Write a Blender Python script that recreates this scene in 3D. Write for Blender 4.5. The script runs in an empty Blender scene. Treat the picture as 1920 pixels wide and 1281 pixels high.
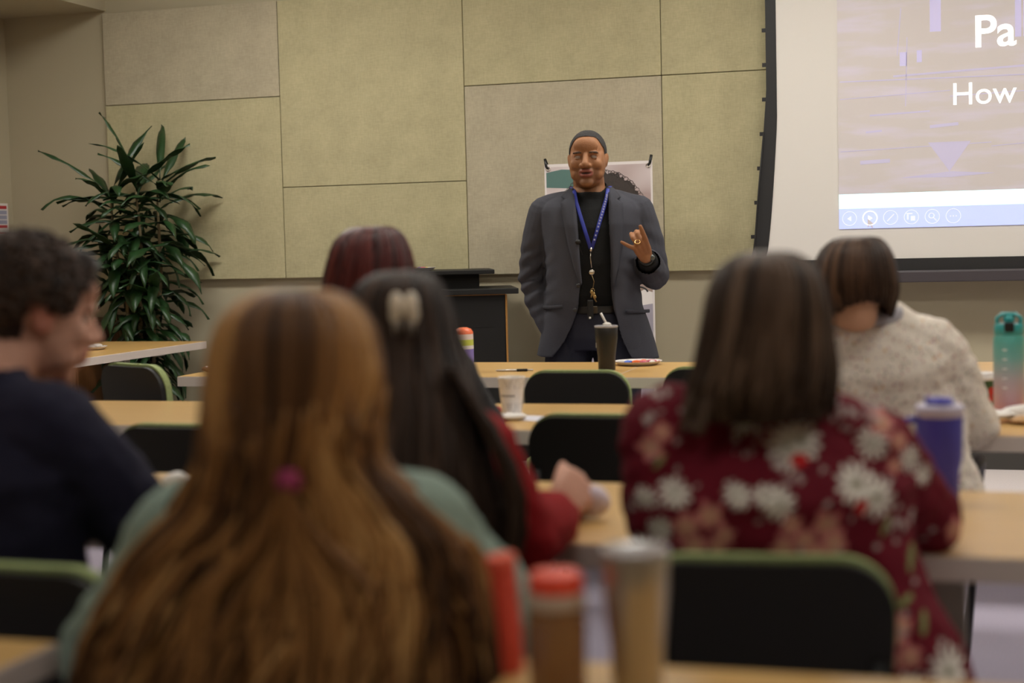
import bpy, bmesh, math, random
import numpy as np
from mathutils import Vector, Matrix, noise
random.seed(7); np.random.seed(7)
sc = bpy.context.scene
COL = sc.collection
PI = math.pi

# ------------------------------------------------------------------ camera
F_PX = 2880.0; W_PX, H_PX = 1920, 1281
YAW, PITCH, ROLL = math.radians(16.7), math.radians(-3.75), math.radians(-1.4)
CAM = np.array([0, 0, 1.26])
RM = Matrix.Rotation(YAW, 3, 'Z') @ Matrix.Rotation(PI/2+PITCH, 3, 'X') @ Matrix.Rotation(ROLL, 3, 'Z')
RN = np.array(RM)
cd = bpy.data.cameras.new('camera'); cam = bpy.data.objects.new('camera', cd); COL.objects.link(cam)
cam.matrix_world = Matrix.Translation(CAM) @ RM.to_4x4()
cd.sensor_width = 36; cd.lens = F_PX/W_PX*36
cd.dof.use_dof = True; cd.dof.focus_distance = 7.4; cd.dof.aperture_fstop = 2.0
cd.clip_end = 60
sc.camera = cam

# ------------------------------------------------------------------ exposure, world, room lights
sc.view_settings.view_transform = 'Standard'; sc.view_settings.look = 'None'
sc.view_settings.exposure = 0.0; sc.view_settings.gamma = 1.0; sc.view_settings.use_curve_mapping = False
wd = bpy.data.worlds.new('world'); sc.world = wd; wd.use_nodes = True
wd.node_tree.nodes['Background'].inputs[0].default_value = (1, .85, .65, 1)
wd.node_tree.nodes['Background'].inputs[1].default_value = 0.02
LAMPS = [  # x, y, strength of each recessed ceiling light
    (-3.6, 6.6, 3.9), (-0.9, 6.6, 3.2), (1.6, 6.6, 3.6),
    (-3.4, 3.6, 1.3), (-0.9, 3.6, 1.6), (1.6, 3.6, 2.2),
    (-3.4, .6, .7), (-0.9, .6, .9), (1.6, .6, 1.2)]
LIGHT_COL = (1, .98, .91)
LIGHT_K = 6.6
CEIL = 3.25

def ray(px, py):
    return RN @ np.array([(px-W_PX/2)/F_PX, -(py-H_PX/2)/F_PX, -1.0])
def at(px, py, d):
    return CAM + d*ray(px, py)

# ------------------------------------------------------------------ materials
MATS = {}
def nd(nt, t, **kw):
    n = nt.nodes.new(t)
    for k, v in kw.items(): setattr(n, k, v)
    return n
def mat(name, col, rough=.6, metal=0., nscale=0., namt=0., bump=0., bscale=80., spec=.5, emit=None, estr=0., trans=0., sheen=0., alpha=1., coat=0., stretch=None):
    if name in MATS: return MATS[name]
    m = bpy.data.materials.new(name); m.use_nodes = True; nt = m.node_tree
    b = nt.nodes['Principled BSDF']
    b.inputs['Base Color'].default_value = (*col, 1)
    b.inputs['Roughness'].default_value = rough; b.inputs['Metallic'].default_value = metal
    b.inputs['Specular IOR Level'].default_value = spec
    b.inputs['Transmission Weight'].default_value = trans
    b.inputs['Sheen Weight'].default_value = sheen
    b.inputs['Coat Weight'].default_value = coat
    b.inputs['Alpha'].default_value = alpha
    if emit: b.inputs['Emission Color'].default_value = (*emit, 1); b.inputs['Emission Strength'].default_value = estr
    if namt or bump:
        tc = nd(nt, 'ShaderNodeTexCoord'); mp = nd(nt, 'ShaderNodeMapping'); nt.links.new(tc.outputs['Object'], mp.inputs[0])
        if stretch: mp.inputs['Scale'].default_value = stretch
    if namt:
        n = nd(nt, 'ShaderNodeTexNoise'); n.inputs['Scale'].default_value = nscale; n.inputs['Detail'].default_value = 4
        nt.links.new(mp.outputs[0], n.inputs[0])
        mx = nd(nt, 'ShaderNodeMixRGB'); mx.inputs[1].default_value = (*[c*(1-namt) for c in col], 1)
        mx.inputs[2].default_value = (*[min(1, c*(1+namt)) for c in col], 1)
        nt.links.new(n.outputs['Fac'], mx.inputs[0]); nt.links.new(mx.outputs[0], b.inputs['Base Color'])
    if bump:
        n = nd(nt, 'ShaderNodeTexNoise'); n.inputs['Scale'].default_value = bscale; n.inputs['Detail'].default_value = 3
        nt.links.new(mp.outputs[0], n.inputs[0])
        bp = nd(nt, 'ShaderNodeBump'); bp.inputs['Strength'].default_value = bump; bp.inputs['Distance'].default_value = .01
        nt.links.new(n.outputs['Fac'], bp.inputs['Height']); nt.links.new(bp.outputs[0], b.inputs['Normal'])
    MATS[name] = m; return m
def attr_mat(name, stops, rough=.5, spec=.4, attr='tint', color=False, aniso=0.):
    m = bpy.data.materials.new(name); m.use_nodes = True; nt = m.node_tree; b = nt.nodes['Principled BSDF']
    a = nd(nt, 'ShaderNodeAttribute', attribute_name=attr)
    b.inputs['Roughness'].default_value = rough; b.inputs['Specular IOR Level'].default_value = spec
    if color: nt.links.new(a.outputs['Color'], b.inputs['Base Color'])
    else:
        r = nd(nt, 'ShaderNodeValToRGB')
        while len(r.color_ramp.elements) < len(stops): r.color_ramp.elements.new(.5)
        for e, (p, c) in zip(r.color_ramp.elements, stops): e.position = p; e.color = (*c, 1)
        nt.links.new(a.outputs['Fac'], r.inputs[0]); nt.links.new(r.outputs[0], b.inputs['Base Color'])
    MATS[name] = m; return m

def fabric(name, col, amt=.10):
    """woven acoustic fabric: fine crossed threads plus a soft mottle"""
    m = bpy.data.materials.new(name); m.use_nodes = True; nt = m.node_tree; b = nt.nodes['Principled BSDF']
    b.inputs['Roughness'].default_value = .95; b.inputs['Specular IOR Level'].default_value = .1
    tc = nd(nt, 'ShaderNodeTexCoord')
    facs = []
    for s in ((30, 30, 220), (220, 30, 30), (6, 6, 6)):
        mp = nd(nt, 'ShaderNodeMapping'); mp.inputs['Scale'].default_value = s; nt.links.new(tc.outputs['Object'], mp.inputs[0])
        n = nd(nt, 'ShaderNodeTexNoise'); n.inputs['Scale'].default_value = 1.0; n.inputs['Detail'].default_value = 3
        nt.links.new(mp.outputs[0], n.inputs[0]); facs.append(n.outputs['Fac'])
    a1 = nd(nt, 'ShaderNodeMath', operation='ADD'); nt.links.new(facs[0], a1.inputs[0]); nt.links.new(facs[1], a1.inputs[1])
    a2 = nd(nt, 'ShaderNodeMath', operation='ADD'); nt.links.new(a1.outputs[0], a2.inputs[0]); nt.links.new(facs[2], a2.inputs[1])
    a3 = nd(nt, 'ShaderNodeMath', operation='DIVIDE'); nt.links.new(a2.outputs[0], a3.inputs[0]); a3.inputs[1].default_value = 3
    r = nd(nt, 'ShaderNodeValToRGB'); r.color_ramp.elements[0].position = .35; r.color_ramp.elements[1].position = .65
    r.color_ramp.elements[0].color = (*[c*(1-amt*1.6) for c in col], 1); r.color_ramp.elements[1].color = (*[c*(1+amt) for c in col], 1)
    nt.links.new(a3.outputs[0], r.inputs[0]); nt.links.new(r.outputs[0], b.inputs['Base Color'])
    bp = nd(nt, 'ShaderNodeBump'); bp.inputs['Strength'].default_value = .25; bp.inputs['Distance'].default_value = .002
    nt.links.new(a1.outputs[0], bp.inputs['Height']); nt.links.new(bp.outputs[0], b.inputs['Normal'])
    MATS[name] = m; return m

def wood(name, col, dark, rough=.35, axis='X'):
    m = bpy.data.materials.new(name); m.use_nodes = True; nt = m.node_tree; b = nt.nodes['Principled BSDF']
    b.inputs['Roughness'].default_value = rough; b.inputs['Specular IOR Level'].default_value = .5
    tc = nd(nt, 'ShaderNodeTexCoord'); mp = nd(nt, 'ShaderNodeMapping'); nt.links.new(tc.outputs['Object'], mp.inputs[0])
    mp.inputs['Scale'].default_value = {'X': (1.2, 14, 14), 'Y': (14, 1.2, 14), 'Z': (14, 14, 1.2)}[axis]
    n = nd(nt, 'ShaderNodeTexNoise'); n.inputs['Scale'].default_value = 3; n.inputs['Detail'].default_value = 6; n.inputs['Distortion'].default_value = .6
    nt.links.new(mp.outputs[0], n.inputs[0])
    r = nd(nt, 'ShaderNodeValToRGB'); r.color_ramp.elements[0].position = .3; r.color_ramp.elements[1].position = .7
    r.color_ramp.elements[0].color = (*dark, 1); r.color_ramp.elements[1].color = (*col, 1)
    nt.links.new(n.outputs['Fac'], r.inputs[0]); nt.links.new(r.outputs[0], b.inputs['Base Color'])
    MATS[name] = m; return m

# ------------------------------------------------------------------ mesh builder
def unit(v): v = np.asarray(v, float); return v/max(1e-9, np.linalg.norm(v))
class MB:
    def __init__(s): s.v = []; s.f = []; s.mi = []; s.tint = []
    def add(s, vs, fs, mi=0, tint=0.):
        n = len(s.v); s.v += [tuple(float(a) for a in v) for v in vs]; s.f += [tuple(i+n for i in f) for f in fs]
        s.mi += [mi]*len(fs); s.tint += (list(tint) if hasattr(tint, '__len__') else [tint]*len(vs)); return s
    def box(s, c, d, mi=0, R=None):
        c = np.array(c, float); vs = []
        for x in (-.5, .5):
            for y in (-.5, .5):
                for z in (-.5, .5):
                    p = np.array([x*d[0], y*d[1], z*d[2]])
                    if R is not None: p = np.array(R) @ p
                    vs.append(c+p)
        return s.add(vs, [(0, 1, 3, 2), (4, 6, 7, 5), (0, 4, 5, 1), (2, 3, 7, 6), (0, 2, 6, 4), (1, 5, 7, 3)], mi)
    def rings(s, R, mi=0, caps=True, close=True, tint=0.):
        """R: list of rings (each n points); loft them"""
        n = len(R[0]); vs = [p for r in R for p in r]; fs = []
        for i in range(len(R)-1):
            for j in range(n if close else n-1):
                a = i*n+j; b = i*n+(j+1) % n; fs.append((a, b, b+n, a+n))
        if caps and close: fs.append(tuple(range(n-1, -1, -1))); k = (len(R)-1)*n; fs.append(tuple(range(k, k+n)))
        return s.add(vs, fs, mi, tint)
    def lathe(s, prof, c=(0, 0, 0), n=32, mi=0, R=None, caps=True):
        c = np.array(c, float); rs = []
        for r, z in prof:
            ring = []
            for j in range(n):
                a = 2*PI*j/n; p = np.array([r*math.cos(a), r*math.sin(a), z])
                if R is not None: p = np.array(R) @ p
                ring.append(c+p)
            rs.append(ring)
        return s.rings(rs, mi, caps)
    def tube(s, path, rad, n=10, mi=0, ref=None, round_=False, tint=0., flat=1.):
        """swept tube; rad scalar / list of scalars / list of (a, b); ref = lateral vector carrying radius a"""
        P = [np.array(p, float) for p in path]
        if not hasattr(rad, '__len__'): rad = [rad]*len(P)
        rr = [(r, r*flat) if not hasattr(r, '__len__') else r for r in rad]
        if round_:
            t0 = unit(P[0]-P[1]); t1 = unit(P[-1]-P[-2]); a0, b0 = rr[0]; a1, b1 = rr[-1]; m0 = min(a0, b0); m1 = min(a1, b1)
            pre = [(P[0]+t0*m0*k, (a0*q, b0*q)) for k, q in ((.97, .25), (.75, .66), (.4, .92))]
            post = [(P[-1]+t1*m1*k, (a1*q, b1*q)) for k, q in ((.4, .92), (.75, .66), (.97, .25))]
            P = [p for p, _ in pre]+P+[p for p, _ in post]; rr = [r for _, r in pre]+rr+[r for _, r in post]
        T = [unit(P[min(i+1, len(P)-1)]-P[max(i-1, 0)]) for i in range(len(P))]
        if ref is None:
            u = np.cross(T[0], (0, 0, 1.)); u = u if np.linalg.norm(u) > .1 else np.cross(T[0], (0, 1., 0)); u = unit(u)
        else: u = np.array(ref, float)
        rs = []
        for p, t, (a, b) in zip(P, T, rr):
            base = np.array(ref, float) if ref is not None else u
            u2 = base-t*np.dot(base, t); u = unit(u2) if np.linalg.norm(u2) > 1e-3 else u
            w = np.cross(t, u)
            rs.append([p+u*a*math.cos(2*PI*j/n)+w*b*math.sin(2*PI*j/n) for j in range(n)])
        return s.rings(rs, mi, True, tint=tint)
    def ell(s, c, r, R=None, n=16, mi=0):
        c = np.array(c, float); rs = []
        for i in range(1, n//2+2):
            th = PI*(i-.5)/(n//2+1.0) if False else PI*i/(n//2+2)
            ring = []
            for j in range(n):
                a = 2*PI*j/n; p = np.array([r[0]*math.sin(th)*math.cos(a), r[1]*math.sin(th)*math.sin(a), -r[2]*math.cos(th)])
                if R is not None: p = np.array(R) @ p
                ring.append(c+p)
            rs.append(ring)
        return s.rings(rs, mi)
    def mesh(s, name):
        me = bpy.data.meshes.new(name); me.from_pydata(s.v, [], s.f)
        me.polygons.foreach_set('material_index', s.mi)
        return me
    def build(s, name, mats, parent=None, smooth=True, bevel=0., seg=2, tint=False, auto=None, loc=None, rotz=0.):
        me = s.mesh(name)
        bm = bmesh.new(); bm.from_mesh(me); bmesh.ops.recalc_face_normals(bm, faces=bm.faces); bm.to_mesh(me); bm.free()
        if tint:
            a = me.attributes.new('tint', 'FLOAT', 'POINT'); a.data.foreach_set('value', s.tint)
        return link(name, me, mats, parent, smooth, bevel, seg, auto, loc, rotz)
def link(name, me, mats, parent=None, smooth=True, bevel=0., seg=2, auto=None, loc=None, rotz=0.):
    if not isinstance(mats, (list, tuple)): mats = [mats]
    me.materials.clear()
    for m in mats: me.materials.append(m)
    if smooth: me.polygons.foreach_set('use_smooth', [True]*len(me.polygons))
    o = bpy.data.objects.new(name, me); COL.objects.link(o)
    if bevel:
        md = o.modifiers.new('bevel', 'BEVEL'); md.width = bevel; md.segments = seg; md.limit_method = 'ANGLE'; md.angle_limit = .7
    if smooth and (bevel or auto):
        try: me.set_sharp_from_angle(angle=auto or .7)
        except Exception: pass
    if parent: o.parent = parent
    if loc is not None: o.location = loc
    if rotz: o.rotation_euler.z = rotz
    return o
def fuse(mb, voxel=.006, smooth=6, fac=.5, disp=None):
    me = mb.mesh('tmp'); o = bpy.data.objects.new('tmp', me); COL.objects.link(o)
    bm = bmesh.new(); bm.from_mesh(me); bmesh.ops.recalc_face_normals(bm, faces=bm.faces); bm.to_mesh(me); bm.free()
    r = o.modifiers.new('r', 'REMESH'); r.mode = 'VOXEL'; r.voxel_size = voxel
    if smooth: sm = o.modifiers.new('s', 'SMOOTH'); sm.iterations = smooth; sm.factor = fac
    dg = bpy.context.evaluated_depsgraph_get(); dg.update()
    out = bpy.data.meshes.new_from_object(o.evaluated_get(dg))
    bpy.data.objects.remove(o)
    if disp is not None:
        co = coords(out); out.vertices.foreach_set('co', disp(co).ravel()); out.update()
    return out
def coords(me):
    a = np.empty(len(me.vertices)*3, np.float32); me.vertices.foreach_get('co', a); return a.reshape(-1, 3).astype(float)
def centers(me):
    a = np.empty(len(me.polygons)*3, np.float32); me.polygons.foreach_get('center', a); return a.reshape(-1, 3).astype(float)
def normals(me):
    a = np.empty(len(me.vertices)*3, np.float32); me.vertices.foreach_get('normal', a); return a.reshape(-1, 3).astype(float)
def assign(me, mask, idx):
    a = np.zeros(len(me.polygons), np.int32); me.polygons.foreach_get('material_index', a); a[mask] = idx; me.polygons.foreach_set('material_index', a)
def cut(me, mask):
    """delete faces where mask is true"""
    bm = bmesh.new(); bm.from_mesh(me); bm.faces.ensure_lookup_table()
    bmesh.ops.delete(bm, geom=[bm.faces[i] for i in np.nonzero(mask)[0]], context='FACES'); bm.to_mesh(me); bm.free()
def nz(co, scale, seed=0.):
    return np.array([noise.noise(Vector((p[0]*scale+seed, p[1]*scale, p[2]*scale))) for p in co])
def folds(me, amt, scale, stretch=(1, 1, 1), seed=0.):
    co = coords(me); n = normals(me); d = nz(co*np.array(stretch), scale, seed)
    me.vertices.foreach_set('co', (co+n*(d*amt)[:, None]).ravel()); me.update()

def empty(name, loc, rotz=0.):
    o = bpy.data.objects.new(name, None); COL.objects.link(o); o.location = loc; o.rotation_euler = (0, 0, rotz); o.empty_display_size = .1
    return o
def tag(o, label, cat, group=None):
    o['label'] = label; o['category'] = cat
    if group: o['group'] = group
    return o
def struct(o): o['kind'] = 'structure'; return o
def copy_tree(o, parent=None):
    c = o.copy(); COL.objects.link(c)
    if parent: c.parent = parent
    for ch in list(o.children): copy_tree(ch, c)
    return c
def text(name, body, m, size, loc, parent=None, bold=0., ext=.0008, sx=1., align='LEFT'):
    cu = bpy.data.curves.new(name, 'FONT'); cu.body = body; cu.size = size; cu.extrude = ext; cu.offset = bold; cu.align_x = align
    cu.materials.append(m); o = bpy.data.objects.new(name, cu); COL.objects.link(o)
    dg = bpy.context.evaluated_depsgraph_get(); dg.update()
    me = bpy.data.meshes.new_from_object(o.evaluated_get(dg)); bpy.data.objects.remove(o)
    o = bpy.data.objects.new(name, me); COL.objects.link(o)
    if not me.materials: me.materials.append(m)
    o.parent = parent; o.location = loc; o.rotation_euler = (PI/2, 0, 0); o.scale = (sx, 1, 1)
    return o

# ------------------------------------------------------------------ the room
wall_m = mat('painted_wall', (.43, .375, .26), .85, nscale=3, namt=.03, bump=.08, bscale=300)
ceil_m = mat('ceiling_paint', (.50, .42, .33), .9, nscale=4, namt=.03)
def quadbox(name, lo, hi, m, bevel=0.):
    c = [(a+b)/2 for a, b in zip(lo, hi)]; d = [b-a for a, b in zip(lo, hi)]
    return MB().box((0, 0, 0), d).build(name, m, smooth=False, bevel=bevel, loc=c)
XL, XR, YB, YF = -5.78, 4.2, -3.0, 8.4
struct(quadbox('wall_front', (XL-.2, YF, 0), (XR+.2, YF+.15, CEIL+.05), wall_m))
struct(quadbox('wall_left', (XL-.15, YB-.15, 0), (XL, YF, CEIL+.05), wall_m))
struct(quadbox('wall_right', (XR, YB-.15, 0), (XR+.15, YF, CEIL+.05), wall_m))
struct(quadbox('wall_back', (XL, YB-.15, 0), (XR, YB, CEIL+.05), wall_m))
struct(quadbox('ceiling', (XL-.15, YB-.15, CEIL), (XR+.15, YF+.15, CEIL+.15), ceil_m))
struct(quadbox('trim_1', (XL, YB, 2.72), (-5.06, YF, CEIL), wall_m))['label'] = 'lowered soffit running along the left wall'
struct(quadbox('baseboard_front', (XL, YF-.015, 0), (XR, YF, .1), mat('rubber_base', (.05, .045, .04), .6)))
# carpet: pale pinkish grey base with darker lavender bands across the depth
m = bpy.data.materials.new('carpet'); m.use_nodes = True; nt = m.node_tree; b = nt.nodes['Principled BSDF']; b.inputs['Roughness'].default_value = .95
tc = nd(nt, 'ShaderNodeTexCoord'); sp = nd(nt, 'ShaderNodeSeparateXYZ'); nt.links.new(tc.outputs['Object'], sp.inputs[0])
mm = nd(nt, 'ShaderNodeMath', operation='PINGPONG'); nt.links.new(sp.outputs['Y'], mm.inputs[0]); mm.inputs[1].default_value = 2.69
gt = nd(nt, 'ShaderNodeMath', operation='GREATER_THAN'); nt.links.new(mm.outputs[0], gt.inputs[0]); gt.inputs[1].default_value = 1.05
ns = nd(nt, 'ShaderNodeTexNoise'); ns.inputs['Scale'].default_value = 160; nt.links.new(tc.outputs['Object'], ns.inputs[0])
mx = nd(nt, 'ShaderNodeMixRGB'); mx.inputs[1].default_value = (.78, .70, .70, 1); mx.inputs[2].default_value = (.42, .37, .46, 1); nt.links.new(gt.outputs[0], mx.inputs[0])
m2 = nd(nt, 'ShaderNodeMixRGB', blend_type='MULTIPLY'); m2.inputs[0].default_value = .3; nt.links.new(mx.outputs[0], m2.inputs[1]); nt.links.new(ns.outputs['Fac'], m2.inputs[2]); nt.links.new(m2.outputs[0], b.inputs['Base Color'])
MATS['carpet'] = m
fl = MB().box((0, 0, 0), (XR-XL, YF-YB, .1)).build('floor', m, smooth=False, loc=((XL+XR)/2, (YF+YB)/2, -.05)); struct(fl)

# acoustic panels
gr = fabric('panel_green', (.455, .405, .245)); tp = fabric('panel_taupe', (.44, .385, .275))
xs = [-5.062, -3.898, -2.754, -1.618, -.48, .66, 1.80, 2.94]
rows = {0: [(1.07, 2.142, gr, 'pale green'), (2.142, 2.70, tp, 'taupe grey')],
        1: [(1.07, 1.607, gr, 'pale green'), (1.607, 2.70, gr, 'pale green')],
        2: [(1.07, 2.142, tp, 'taupe grey'), (2.142, 2.70, gr, 'pale green')],
        3: [(1.07, 2.142, gr, 'pale green'), (2.142, 2.70, gr, 'pale green')],
        4: [(1.07, 1.607, gr, 'pale green'), (1.607, 2.70, tp, 'taupe grey')],
        5: [(1.07, 2.142, gr, 'pale green'), (2.142, 2.70, gr, 'pale green')],
        6: [(1.07, 2.142, gr, 'pale green'), (2.142, 2.70, tp, 'taupe grey')]}
plab = {(0, 0): 'tall pale green fabric wall panel behind the top of the potted plant',
        (0, 1): 'taupe grey fabric wall panel in the upper left corner above the plant',
        (1, 0): 'short wide pale green wall panel low on the wall, left of the lectern',
        (1, 1): 'tall pale green wall panel right of the upper left taupe panel',
        (2, 0): 'tall taupe grey wall panel directly behind the standing speaker',
        (2, 1): 'pale green wall panel above the taupe panel behind the speaker',
        (3, 0): 'tall pale green wall panel between the banner and the black screen edge',
        (3, 1): 'upper pale green wall panel touching the top left of the projection screen'}
for k, rr in rows.items():
    for j, (z0, z1, mm_, cn) in enumerate(rr):
        if (k, j) not in plab: continue
        x0, x1 = xs[k]+.002, xs[k+1]-.002
        o = MB().box((0, 0, 0), (x1-x0, .045, z1-z0-.004)).build('wall_panel', mm_, smooth=False, bevel=.003, loc=((x0+x1)/2, YF-.0225, (z0+z1)/2))
        tag(o, plab[(k, j)], 'wall panel', 'acoustic panels on the front wall')

# ceiling lights
lm = mat('light_frame', (.8, .8, .78), .4)
for i, (x, y, s) in enumerate(LAMPS):
    t = empty('ceiling_light', (x, y, CEIL)); tag(t, 'recessed ceiling light panel glowing warm white, %s of the %s row of lights' % (('left', 'middle', 'right')[i % 3], ('front', 'middle', 'rear')[i//3]), 'ceiling light', 'ceiling light panels')
    f = MB()
    for sx, sy, dx, dy in ((0, -.31, 1.24, .03), (0, .31, 1.24, .03), (-.61, 0, .03, .62), (.61, 0, .03, .62)): f.box((sx, sy, -.012), (dx, dy, .024))
    f.build('frame', lm, t, smooth=False)
    em = mat('light_diffuser_%d' % round(s*100), (.9, .9, .9), .5, emit=LIGHT_COL, estr=LIGHT_K*s)
    MB().box((0, 0, -.008), (1.19, .59, .01)).build('diffuser', em, t, smooth=False)

# notice on the left wall
t = empty('wall_notice', (XL, 8.23, 1.43)); tag(t, 'white printed notice with red and blue rows on the left wall', 'notice')
MB().box((.004, 0, 0), (.008, .22, .28)).build('sheet', mat('notice_white', (.75, .70, .68), .6), t, smooth=False)
rb = MB(); bb = MB()
for z, h, r in ((.115, .02, 1), (.083, .024, 0), (.053, .024, 0), (.023, .024, 0), (-.005, .018, 1), (-.047, .010, 1), (-.065, .010, 1), (-.083, .010, 1), (-.100, .010, 1), (-.123, .018, 0)):
    MB().box((.0085, 0, z), (.001, .19, h)).build('red_row' if r else 'blue_row', mat('notice_red', (.45, .03, .04), .6) if r else mat('notice_blue', (.33, .33, .45), .6), t, smooth=False)

# ------------------------------------------------------------------ projection screen
YS = 8.2
scr = empty('projection_screen', (0, YS, 0)); tag(scr, 'large white projection screen with black border showing a slide', 'projection screen')
fab = mat('screen_white', (.70, .66, .61), .8)
border_m = mat('screen_black', (.012, .011, .011), .6); bar_m = mat('screen_bar', (.06, .05, .055), .45, spec=.4)
zs = np.linspace(1.11, 3.0, 28)
def xw(z):  # left edge of the white sheet: pulled in at mid height, flaring out at the foot
    return -1.052+.075*min(1, max(0, (z-1.11)/.75))**.6
def xb(z): return -1.125+.095*min(1, max(0, (z-1.11)/.9))**.75
sheet = MB(); edge = MB()
sheet.add([(x, 0, z) for z in zs for x in (xw(z), 2.42-.0*z)], [(2*i, 2*i+1, 2*i+3, 2*i+2) for i in range(len(zs)-1)])
o = sheet.build('screen_sheet', fab, scr, smooth=False); md = o.modifiers.new('s', 'SOLIDIFY'); md.thickness = .004
for s in (0, 1):
    P = []
    for z in zs:
        a, b_ = (xb(z), xw(z)+.002) if s == 0 else (2.42, 2.47)
        P.append([(a, -.004, z), (b_, -.004, z), (b_, .006, z), (a, .006, z)])
    edge.rings(P)
for k in range(10):
    z = 1.25+k*.18; edge.box((xb(z)-.008, 0, z), (.022, .012, .02))
edge.box((.66, .001, 1.085), (3.52, .012, .07))
edge.build('black_border', border_m, scr, smooth=False)
MB().box((.66, 0, 1.025), (3.56, .05, .058)).box((.66, -.001, 1.052), (3.56, .04, .012)).build('weight_bar', bar_m, scr, smooth=False, bevel=.006)
MB().box((.66, .02, 3.06), (3.7, .16, .14)).build('screen_case', bar_m, scr, smooth=False, bevel=.01)
MB().tube([(-1.09, -.02, 1.04), (-1.10, -.02, 1.2), (-1.075, -.015, 1.5), (-1.045, -.01, 1.8)], .004, 6).build('tension_cord', border_m, scr)
def emi(name, col, e): return mat(name, tuple(min(1, c) for c in col), .8, emit=col, estr=e)
# projected picture: low contrast, lavender on warm beige
m = bpy.data.materials.new('slide_picture'); m.use_nodes = True; nt = m.node_tree; b = nt.nodes['Principled BSDF']; b.inputs['Roughness'].default_value = .8
b.inputs['Base Color'].default_value = (.62, .57, .55, 1)
tc = nd(nt, 'ShaderNodeTexCoord'); mp = nd(nt, 'ShaderNodeMapping'); mp.inputs['Scale'].default_value = (1.5, 1, 9); nt.links.new(tc.outputs['Object'], mp.inputs[0])
n = nd(nt, 'ShaderNodeTexNoise'); n.inputs['Scale'].default_value = 1.6; n.inputs['Detail'].default_value = 6; nt.links.new(mp.outputs[0], n.inputs[0])
r = nd(nt, 'ShaderNodeValToRGB'); r.color_ramp.elements[0].position = .48; r.color_ramp.elements[0].color = (.03, .022, .03, 1)
r.color_ramp.elements[1].position = .75; r.color_ramp.elements[1].color = (.13, .11, .30, 1)
nt.links.new(n.outputs['Fac'], r.inputs[0]); nt.links.new(r.outputs[0], b.inputs['Emission Color']); b.inputs['Emission Strength'].default_value = .6
MATS['slide_picture'] = m
sl = MB().box((.645, -.004, (1.459+2.85)/2), (2.61, .002, 2.85-1.459)).build('slide_picture', m, scr, smooth=False)
lav = emi('slide_lavender', (.62, .58, .85), .10); lav2 = emi('slide_lavender_faint', (.60, .56, .75), .06)
sh = MB()   # towers, road lines and the lit wedge of the city picture
for x, z, w, h in ((-.17, 2.42, .055, .3), (.23, 2.36, .03, .28), (.27, 2.36, .03, .28), (.31, 2.36, .03, .28), (-.33, 2.14, .035, .07), (-.25, 2.15, .025, .06)): MB().box((x, -.0055, z), (w, .0006, h)).build('slide_tower', lav, scr, smooth=False)
sh = MB()
for x0, z0, x1, z1, w in ((-.65, 2.04, .4, 2.03, .006), (-.38, 2.055, .7, 2.09, .010), (-.65, 1.95, -.1, 1.97, .004), (-.1, 1.94, .9, 1.97, .004), (-.5, 1.86, -.2, 1.87, .008), (-.65, 1.68, .1, 1.70, .004), (.1, 1.68, 1.2, 1.75, .004), (-.55, 1.62, -.40, 1.625, .02), (-.36, 2.16, -.34, 2.4, .004), (-.32, 1.9, -.31, 2.25, .004), (-.2, 1.79, -.06, 1.8, .016), (-.52, 1.775, -.44, 1.78, .01)):
    L = math.hypot(x1-x0, z1-z0); a = math.atan2(z1-z0, x1-x0)
    sh.box(((x0+x1)/2, -.0055, (z0+z1)/2), (L, .0006, w), R=Matrix.Rotation(-a, 3, 'Y'))
sh.add([(-.21, -.0055, 1.71), (.0, -.0055, 1.71), (-.105, -.0055, 1.56), (-.35, -.0055, 1.535), (-.1, -.0055, 1.56), (.12, -.0055, 1.545), (-.1, -.0055, 1.53)], [(0, 1, 2), (3, 4, 5, 6)])
sh.build('slide_road_lines', lav2, scr, smooth=False)
MB().box((.645, -.004, 1.4215), (2.61, .002, .075)).build('slide_white_band', emi('slide_white', (.70, .95, 1.0), .62), scr, smooth=False)
MB().box((.645, -.004, 1.3315), (2.61, .002, .105)).build('slide_blue_band', emi('slide_blue', (.52, .60, 1.0), .42), scr, smooth=False)
wt = emi('slide_text_white', (1, 1, 1), .75); wt2 = emi('slide_icon_white', (.72, .78, 1), .5)
text('slide_title', 'Pa', wt, .225, (.012, -.006, 2.181), scr, bold=.003)
text('slide_subtitle', 'How C', wt, .159, (-.096, -.006, 1.895), scr, bold=.0)
for k in range(6):
    g = MB(); cx = -.607+k*.104; cz = 1.332+.0*k
    rr = .036; P = []
    for j in range(36):
        a = 2*PI*j/36; P.append((cx+rr*math.cos(a), -.0058, cz+rr*math.sin(a)))
    g.tube(P+[P[0]], .0016 if k != 1 else .0026, 5)
    tri = lambda s: g.add([(cx-s*.009, -.006, cz+.014), (cx-s*.009, -.006, cz-.014), (cx+s*.012, -.006, cz)], [(0, 1, 2)])
    if k == 0: tri(-1)
    if k == 1:
        tri(1)
    if k == 2: g.box((cx, -.006, cz), (.05, .001, .005), R=Matrix.Rotation(-.8, 3, 'Y'))
    if k == 3: g.box((cx-.01, -.006, cz+.018), (.03, .001, .006)).box((cx-.018, -.006, cz), (.008, .001, .026)).box((cx+.008, -.006, cz-.006), (.022, .001, .024))
    if k == 4:
        Q = [(cx-.004+.013*math.cos(a), -.006, cz+.004+.013*math.sin(a)) for a in np.linspace(0, 2*PI, 20)]; g.tube(Q, .002, 5); g.box((cx+.014, -.006, cz-.014), (.02, .001, .005), R=Matrix.Rotation(.8, 3, 'Y'))
    if k == 5:
        for q in (-1, 0, 1): g.box((cx+q*.014, -.006, cz), (.006, .001, .006))
    g.build('slide_icon', wt2 if k != 1 else wt, scr, smooth=False)
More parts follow.
